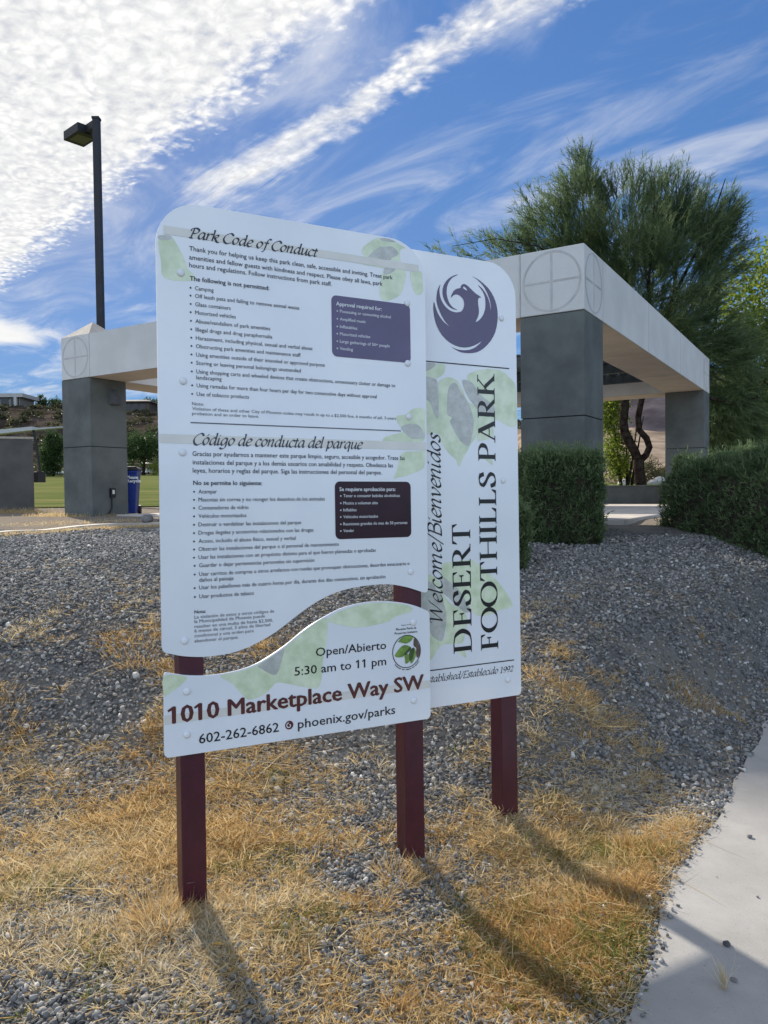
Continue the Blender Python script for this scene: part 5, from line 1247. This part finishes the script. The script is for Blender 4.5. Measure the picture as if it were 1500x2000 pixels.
mb = MB(); caps(mb, 'FOOTHILLS PARK', lambda a, b: (1.4815 - b, .7769 + a), 2.0440 - .7769, .0955, TT)
mb.build('lettering', M_inkb, p_tall)
prints('rule_line', [rect(1.042, 1.567, 2.0845, 2.0895), rect(1.042, 1.572, .7127, .7175)], TALLF - .0016, M_inkb, p_tall, False)
prints('rule_line', [rect(.052, .932, 1.7600, 1.7640)], TY, M_inkg, p_rules, False)

# ---- emblems
prints('bird_emblem', [crv(p, True, 2) for p in BIRD], TALLF - .0014, M_plum, p_tall, False)
prints('bird_eye', [BIRD_EYE], TALLF - .0018, M_panel, p_tall, False)
mb = MB(); cx, cz = .4171, .5955
mb.flat(arc(cx, cz, .0170, .0170, 0, 345, 23), TY)
mb.build('dot_emblem', M_inkm, p_addr)
mb = MB(); ribbon(mb, crv([(cx - .002, cz + .010), (cx - .010, cz + .004), (cx - .008, cz - .007), (cx + .002, cz - .008), (cx + .005, cz - .001), (cx + .001, cz + .003)], n=5), lambda dx, dy: .0032, TY - .0004, lambda a, b: (a, b))
mb.build('dot_swirl', M_panel, p_addr)
prints('seal_leaf', SEAL, TY, M_seal_g, p_addr); prints('seal_leaf_shade', SEAL_DARK, TY - .0005, M_seal_d, p_addr); prints('seal_twig', SEAL_BROWN, TY - .0004, M_seal_b, p_addr)
mb = MB(); sc_, sz_ = (.9445, .8315), (.0668, .0680)
rg = [(sc_[0] + sz_[0] * math.cos(a), sc_[1] + sz_[1] * math.sin(a)) for a in np.linspace(0, 2 * math.pi, 49)]
ribbon(mb, rg, lambda dx, dy: .0032, TY - .0007, lambda a, b: (a, b))
for k, a in enumerate(np.linspace(math.radians(222), math.radians(322), 30)):      # unreadably small line of type under the ring
    if k in (8, 12, 19, 23): continue
    c_, s_ = math.cos(a), math.sin(a)
    mb.box((sc_[0] + .0745 * c_, TY, sc_[1] + .0765 * s_), .0022 + .0012 * (k % 3 == 0), .0004, .0045, (-s_, 0, c_), (0, 1, 0), (c_, 0, s_))
mb.build('seal_ring', M_inkb, p_addr)

# ---- bolts with dome heads
def bolt_mesh():
    mb = MB(); n = 20; rings = [(1.0, 0), (1.0, .22), (.86, .36), (.55, .50), (.0, .56)]; R_ = .0138
    vs = []; fs = []
    for (rr, hh) in rings[:-1]: vs += [(R_ * rr * math.cos(2 * math.pi * k / n), -R_ * hh, R_ * rr * math.sin(2 * math.pi * k / n)) for k in range(n)]
    vs.append((0, -R_ * rings[-1][1], 0))
    for i in range(3): fs += [(i * n + k, i * n + (k + 1) % n, (i + 1) * n + (k + 1) % n, (i + 1) * n + k) for k in range(n)]
    fs += [(3 * n + k, 3 * n + (k + 1) % n, 4 * n) for k in range(n)]
    mb.add(vs, fs); return mb.build('bolt', M_bolt, p_rules, smooth=True)
b0 = bolt_mesh(); first = True
for par, y, lst in ((p_rules, FRONT, RULES_BOLTS), (p_addr, FRONT, ADDR_BOLTS), (p_tall, TALLF, TALL_BOLTS)):
    for (s, t) in lst:
        b = b0 if first else b0.copy()
        if not first: COL.objects.link(b)
        first = False
        b.parent = par; b.location = (s, y - .0002, t)

# ------------------------------------------------------------------ gravel, dry grass and litter round the sign
r_ = np.random.default_rng(90)
def in_view(x, y, pad=.35):          # keep to the ground the photo can show, with a margin for a step aside
    return np.abs(x) < .56 * y + pad + .5

def cover(x, y):
    """0 = bare gravel, 1 = matted dry grass"""
    d = edge_d(x, y)
    n = fbm(x * 1.15 + 3, y * 1.15, 91, 4); n2 = fbm(x * 3.5, y * 3.5, 97, 3)
    yl = 4.55 + .45 * (fbm(x * .9, y * 0 + 1.7, 95, 3) - .5) * 4 + .25 * sstep(-.3, .7, x)
    g = sstep(yl + .55, yl - .75, y)
    right = sstep(.30, .05, np.abs(edge_d(x, y) - .28 - .05 * y)) * sstep(5.2, 3.8, y) * .9
    lush = np.exp(-(((x - .85) / .75) ** 2 + ((y - 2.95) / .75) ** 2))
    c = g * (.22 + 2.0 * (n - .47)) + lush * .5 + right * .3 + (n2 - .5) * 1.1
    c = c + .5 * np.exp(-(((x - .78) / .16) ** 2 + ((y - 2.5) / .3) ** 2))
    c = c - .55 * np.exp(-(((x - 2.0) / .5) ** 2 + ((y - 4.3) / .6) ** 2))
    return np.clip(c, 0, 1) * sstep(-.04, .06, d)

# --- stones
def stones(name, n, y0, y1, size, seed, matl):
    r = np.random.default_rng(seed)
    y = np.sqrt(r.uniform(y0 ** 2, y1 ** 2, n * 2)); x = r.uniform(-1, 1, n * 2) * (.56 * y + .8)
    d = edge_d(x, y)
    cv_ = cover(x, y)
    keep = (d > -.03 + .04 * r.random(n * 2)) | ((d > -.16) & (r.random(n * 2) < .008 * np.exp(d * 16))) & (r.random(n * 2) > np.maximum(cv_ * .45, .42 * sstep(.56, .70, fbm(x * 1.9 + 40, y * 1.9, 150, 4))))
    hid = (y > 7.9) & (x > .3) | (y > 8.2 - .0 * x) & (x < -2.6) & (r.random(n * 2) < .55)
    keep &= ~hid
    x, y = x[keep][:n], y[keep][:n]; k = len(x)
    t = (1 + 5 ** .5) / 2
    base = np.array([(-1, t, 0), (1, t, 0), (-1, -t, 0), (1, -t, 0), (0, -1, t), (0, 1, t), (0, -1, -t), (0, 1, -t), (t, 0, -1), (t, 0, 1), (-t, 0, -1), (-t, 0, 1)]) / 1.9
    FI = np.array([(0, 11, 5), (0, 5, 1), (0, 1, 7), (0, 7, 10), (0, 10, 11), (1, 5, 9), (5, 11, 4), (11, 10, 2), (10, 7, 6), (7, 1, 8), (3, 9, 4), (3, 4, 2), (3, 2, 6), (3, 6, 8), (3, 8, 9), (4, 9, 5), (2, 4, 11), (6, 2, 10), (8, 6, 7), (9, 8, 1)])
    s = size * np.minimum(np.exp(r.normal(0, .34, k)), 1.9) * .5
    big_ = r.random(k) < .006; s[big_] *= 1.4
    V = base[None] * (1 + r.normal(0, .22, (k, 12, 1))) * (s[:, None] * np.stack([r.uniform(.8, 1.35, k), r.uniform(.7, 1.05, k), r.uniform(.42, .75, k)], 1))[:, None, :]
    q = unit(r.normal(size=(k, 4)) * np.array([.35, .35, 1, 1])); a, b, c, e = q.T[3], q.T[0], q.T[1], q.T[2]
    Rm = np.stack([1 - 2 * (c * c + e * e), 2 * (b * c - e * a), 2 * (b * e + c * a), 2 * (b * c + e * a), 1 - 2 * (b * b + e * e), 2 * (c * e - b * a), 2 * (b * e - c * a), 2 * (c * e + b * a), 1 - 2 * (b * b + c * c)], 1).reshape(k, 3, 3)
    V = np.einsum('kij,kvj->kvi', Rm, V)
    z = np.where(edge_d(x, y) > -.02, ground_z(x, y) + s * r.uniform(-.10, .75, k), -.076 + s * .3)
    V = V + np.stack([x, y, z], 1)[:, None, :]
    F = FI[None] + (np.arange(k) * 12)[:, None, None]
    pale = (r.random(k) < .05) * r.uniform(.3, .6, k)
    tone = np.clip(r.normal(.40, .15, k) + pale, 0, 1)
    return V.reshape(-1, 3), F.reshape(-1, 3), np.repeat(tone, 12)
M_stone = leaf_mat('gravel_stone', (.055, .054, .052), [(.155, .152, .147), (.29, .282, .268), (.31, .27, .225), (.37, .36, .345), (.58, .56, .53)], 0, .8, [.33, .58, .66, .74, 1.0])
parts = [stones('a', 50000, 1.75, 3.9, .0148, 1, M_stone), stones('b', 88000, 3.6, 8.9, .0195, 2, M_stone)]
o_ = 0; Vs = []; Fs = []; Ts = []
for V, F, T_ in parts: Vs.append(V); Fs.append(F + o_); o_ += len(V); Ts.append(T_)
gv = np_mesh('gravel', np.concatenate(Vs), np.concatenate(Fs), M_stone, np.concatenate(Ts))
tag(gv, 'loose dark grey crushed gravel spread over the mound around the sign', 'gravel', kind='stuff')

# --- dry grass: tufts of bent blades, colour by patch
def tufts(n, y0, y1, seed):
    r = np.random.default_rng(seed)
    y = np.sqrt(r.uniform(y0 ** 2, y1 ** 2, n)); x = r.uniform(-1, 1, n) * (.56 * y + .6)
    c = cover(x, y); keep = (r.random(n) < .28 * c ** 1.3) & (edge_d(x, y) > .02)
    x, y, hs_ = x[keep], y[keep], np.ones(keep.sum())
    m = n // 7                                                   # rooted clumps of several tufts
    cy_ = np.sqrt(r.uniform(y0 ** 2, y1 ** 2, m)); cx_ = r.uniform(-1, 1, m) * (.56 * cy_ + .6)
    cc_ = cover(cx_, cy_); k2 = (r.random(m) < .03 + .9 * cc_ ** 1.2) & (cy_ < 5.0 + .8 * r.random(m)) & (edge_d(cx_, cy_) > .08)
    cx_, cy_ = cx_[k2], cy_[k2]; q = r.integers(4, 13, len(cx_)); rp = np.repeat(np.arange(len(cx_)), q)
    rad_ = r.uniform(.014, .055, len(cx_))[rp]; X = cx_[rp] + r.normal(size=len(rp)) * rad_; Y = cy_[rp] + r.normal(size=len(rp)) * rad_
    hh = r.uniform(.8, 1.7, len(cx_))[rp]
    ok = edge_d(X, Y) > .02
    x = np.concatenate([x, X[ok]]); y = np.concatenate([y, Y[ok]]); hs_ = np.concatenate([hs_, hh[ok]])
    return x, y, np.maximum(cover(x, y), .45 * (hs_ > 1)), hs_, r
BV, BF, BT = [], [], []; bo = 0
def push(V, F, T_):
    global bo
    BV.append(V); BF.append(F + bo); BT.append(T_); bo += len(V)
def patch_tone(x, y):
    gold = fbm(x * 1.6 + 9, y * 1.6, 120, 3)
    green = .9 * np.exp(-(((x - .80) / .15) ** 2 + ((y - 2.56) / .24) ** 2)) + .55 * np.exp(-(((x - .98) / .25) ** 2 + ((y - 3.25) / .12) ** 2)) + .35 * (fbm(x * 2.1, y * 2.1, 131, 3) > .64)
    return gold, green
for (n, y0, y1, bl, ln, sd) in ((30000, 1.75, 3.4, 17, .029, 11), (36000, 3.2, 5.9, 13, .035, 12)):
    x, y, c, hs_, r = tufts(n, y0, y1, sd)
    rep = np.repeat(np.arange(len(x)), bl); k = len(rep)
    sp = r.uniform(.008, .035, len(x))[rep]
    ang = r.uniform(0, 2 * np.pi, k); rr_ = np.sqrt(r.random(k)) * sp
    X = x[rep] + rr_ * np.cos(ang); Y = y[rep] + rr_ * np.sin(ang)
    P = np.stack([X, Y, ground_z(X, Y) - .004 + .012 * c[rep] * r.random(k)], 1)
    lean = r.uniform(.25, 1.9, k); da = ang + r.normal(0, .8, k)
    D = np.stack([np.cos(da) * lean, np.sin(da) * lean, np.ones(k) * r.uniform(.35, 1.1, k)], 1)
    hgt = (r.lognormal(0, .35, len(x)) * (.7 + .5 * c) * hs_)[rep]
    V, F = blades(P, D, ln * hgt * r.uniform(.5, 1.25, k), r.uniform(.0018, .0042, k), .35, r)
    gold, green = patch_tone(x, y)
    tt = np.where(r.random(len(x)) < green, .90, np.clip(-.18 + 1.1 * gold + r.normal(0, .14, len(x)), 0, .74))
    tone = np.clip(tt[rep] + r.normal(0, .05, k), 0, 1)
    push(V, F, np.repeat(tone, 5))
# taller clumps round the post feet and a few along the gravel
for (cx_, cy_, rad_, n, L_) in ((-.80, 2.66, .09, 420, .13), (-.86, 2.75, .10, 320, .10), (-.63, 2.74, .08, 260, .09), (-.95, 2.95, .13, 380, .09), (-.92, 2.58, .12, 260, .08), (.03, 3.04, .08, 260, .11), (.17, 3.13, .09, 260, .10), (.50, 3.30, .07, 160, .07), (.66, 3.40, .10, 240, .09), (1.13, 4.45, .10, 330, .10), (.95, 4.60, .09, 240, .08), (2.10, 5.05, .16, 420, .11), (1.95, 4.95, .13, 260, .09), (-1.55, 4.75, .22, 520, .09), (-1.2, 4.9, .2, 420, .09), (-.62, 4.85, .25, 480, .09), (.1, 4.75, .25, 480, .09), (.75, 4.9, .15, 300, .09), (.62, 5.3, .12, 220, .08), (-2.2, 4.15, .2, 320, .08)):
    r = np.random.default_rng(int(abs(cx_ * 1000 + cy_ * 77)))
    a = r.uniform(0, 2 * np.pi, n); q = np.sqrt(r.random(n)) * rad_
    X = cx_ + q * np.cos(a); Y = cy_ + q * np.sin(a)
    P = np.stack([X, Y, ground_z(X, Y) - .003], 1)
    D = np.stack([np.cos(a) * .7 + r.normal(0, .4, n), np.sin(a) * .7 + r.normal(0, .4, n), np.full(n, 1.0)], 1)
    V, F = blades(P, D, L_ * r.uniform(.35, 1.15, n), r.uniform(.0013, .0028, n), .35, r)
    push(V, F, np.repeat(np.clip(r.normal(.48, .13, n), 0, .74), 5))
# loose straw lying about, and thin runners
def lying(n, y0, y1, L0, L1, W0, W1, seed, tone_mu):
    r = np.random.default_rng(seed)
    y = np.sqrt(r.uniform(y0 ** 2, y1 ** 2, n * 3)); x = r.uniform(-1, 1, n * 3) * (.56 * y + .6)
    keep = (r.random(n * 3) < .045 + .7 * cover(x, y)) & (edge_d(x, y) > -.02)
    x, y = x[keep][:n], y[keep][:n]; k = len(x)
    a = r.uniform(0, 2 * np.pi, k)
    P = np.stack([x, y, ground_z(x, y) + r.uniform(.010, .028, k)], 1)
    D = np.stack([np.cos(a), np.sin(a), r.normal(.05, .16, k)], 1)
    V, F = blades(P, D, r.uniform(L0, L1, k), r.uniform(W0, W1, k), .12, r)
    push(V, F, np.repeat(np.clip(r.normal(tone_mu, .14, k), 0, .78), 5))
lying(22000, 1.75, 4.0, .02, .07, .0012, .0028, 21, .30)
lying(14000, 3.6, 6.4, .025, .08, .0015, .0030, 22, .34)
lying(30000, 1.75, 5.6, .008, .02, .003, .0065, 24, .66)
lying(1100, 1.75, 5.5, .12, .32, .0018, .0032, 23, .18)
M_straw = leaf_mat('dry_grass', (.60, .53, .40), [(.63, .49, .26), (.54, .355, .145), (.39, .215, .082), (.15, .175, .045)], .42, .7, [.30, .55, .74, .9])
dg = np_mesh('dry_grass', np.concatenate(BV), np.concatenate(BF), M_straw, np.concatenate(BT))
tag(dg, 'short straw-coloured dry grass and litter growing through the gravel', 'grass', kind='stuff')
# straw verge along the edging strip and at the foot of the wall and column
BV, BF, BT = [], [], []; bo = 0
r = np.random.default_rng(33)
for (ax, ay, bx_, by_, w_, n, L_) in ((-5.4, 5.6, -3.6, 8.9, .22, 3400, .06), (-3.7, 8.7, -2.6, 9.9, .15, 1500, .05), (-8.8, 17.2, -8.1, 17.55, .5, 1100, .16), (-6.6, 14.5, -5.6, 13.9, .35, 900, .11), (-5.6, 13.75, -5.0, 14.1, .2, 500, .08), (-10.6, 16.3, -8.6, 17.25, .4, 1000, .16), (-5.2, 10.2, -3.6, 11.8, .9, 900, .05)):
    t = r.random(n); X = ax + (bx_ - ax) * t + r.normal(0, w_ * .5, n); Y = ay + (by_ - ay) * t + r.normal(0, w_ * .5, n)
    P = np.stack([X, Y, ground_z(X, Y)], 1); D = r.normal(size=(n, 3)) * .6 + np.array([0, 0, .8])
    V, F = blades(P, D, L_ * r.uniform(.4, 1.2, n), .004 + .02 * L_, .3, r); push(V, F, np.repeat(np.clip(r.normal(.36, .18, n), 0, .9), 5))
vg = np_mesh('dry_verge', np.concatenate(BV), np.concatenate(BF), M_straw, np.concatenate(BT))
tag(vg, 'thin yellow dry grass along the pale edging strip and wall foot', 'grass', kind='stuff')

# a few single things on the ground
def leaf_litter(name, loc, L_, W_, m, rz, label, cat):
    mb = MB(); n = 8; vs = []; fs = []
    for i in range(n + 1):
        t = i / n; w_ = W_ * math.sin(math.pi * (t * .92 + .04)) ** .8; z = .006 * math.sin(t * 3.1) + .002
        vs += [(t * L_, -w_ / 2, z + .004), (t * L_, 0, z), (t * L_, w_ / 2, z + .004)]
        if i: o = 3 * (i - 1); fs += [(o, o + 3, o + 4, o + 1), (o + 1, o + 4, o + 5, o + 2)]
    mb.add(vs, fs); o = mb.build(name, m); o.location = loc; o.rotation_euler = (.1, .15, rz)
    return tag(o, label, cat)
M_fallen = mat('yellow_leaf', (.40, .24, .055), .6, .15, 30)
leaf_litter('fallen_leaf', (-.60, 2.50, gz(-.60, 2.50) + .02), .045, .018, M_fallen, .2, 'small yellow fallen leaf lying in front of the left sign post', 'leaf')
PEB = [((1.165, 2.56), .014, 'single dark pebble on the sunlit pavement close to the gravel edge'), ((1.23, 2.36), .009, 'tiny dark pebble inside the sign shadow on the pavement'), ((.90, 2.08), .010, 'small dark pebble lowest on the shaded pavement'), ((1.63, 3.36), .012, 'flat dark pebble near the upper bend of the pavement edge'), ((1.42, 2.86), .006, 'very small dark speck-like pebble alone in the middle of the pavement'), ((1.10, 2.37), .011, 'dark pebble touching the sign shadow edge beside the dry plant')]
for i, ((x, y), s, lab) in enumerate(PEB):
    rock('pebble', (x, y, -.078 + s * .5), (s * 1.2, s, s * .75), bpy.data.materials['grey_rock'] if i else mat('dark_pebble', (.05, .05, .055), .85, .3, 20), 200 + i, lab, 'pebble')
# dry weed stalk at the pavement's edge
dw = empty('dry_weed', (1.055, 2.335, -.075), 'upright pale dry weed stalk at the pavement edge', 'weed')
r = np.random.default_rng(7); n = 34
D = np.stack([r.normal(0, .35, n), r.normal(0, .35, n), np.ones(n)], 1)
V, F = blades(np.tile([0, 0, 0], (n, 1)) + r.normal(0, .006, (n, 3)) * [1, 1, 0], D, r.uniform(.05, .14, n), .0035, .1, r)
np_mesh('stalks', V, F, M_straw, np.repeat(np.clip(r.normal(.1, .08, n), 0, 1), 5), dw)

# repeats share a group
GROUPS = {'clipped_hedge': 'clipped hedges by the shelter', 'golf_cart': 'golf carts at the lawn edge', 'boulder': 'boulders on the far ground', 'pebble': 'pebbles on the pavement',
          'rock': 'rocks by the edging strip', 'ridge_tree': 'trees on the hill ridge', 'hill_house': 'houses on the hill', 'dry_shrub': 'dry shrubs beyond the shelter', 'round_bush': 'round bushes'}
for o in list(COL.objects):
    base = o.name.split('.')[0]
    if o.parent is None and base in GROUPS and 'label' in o: o['group'] = GROUPS[base]
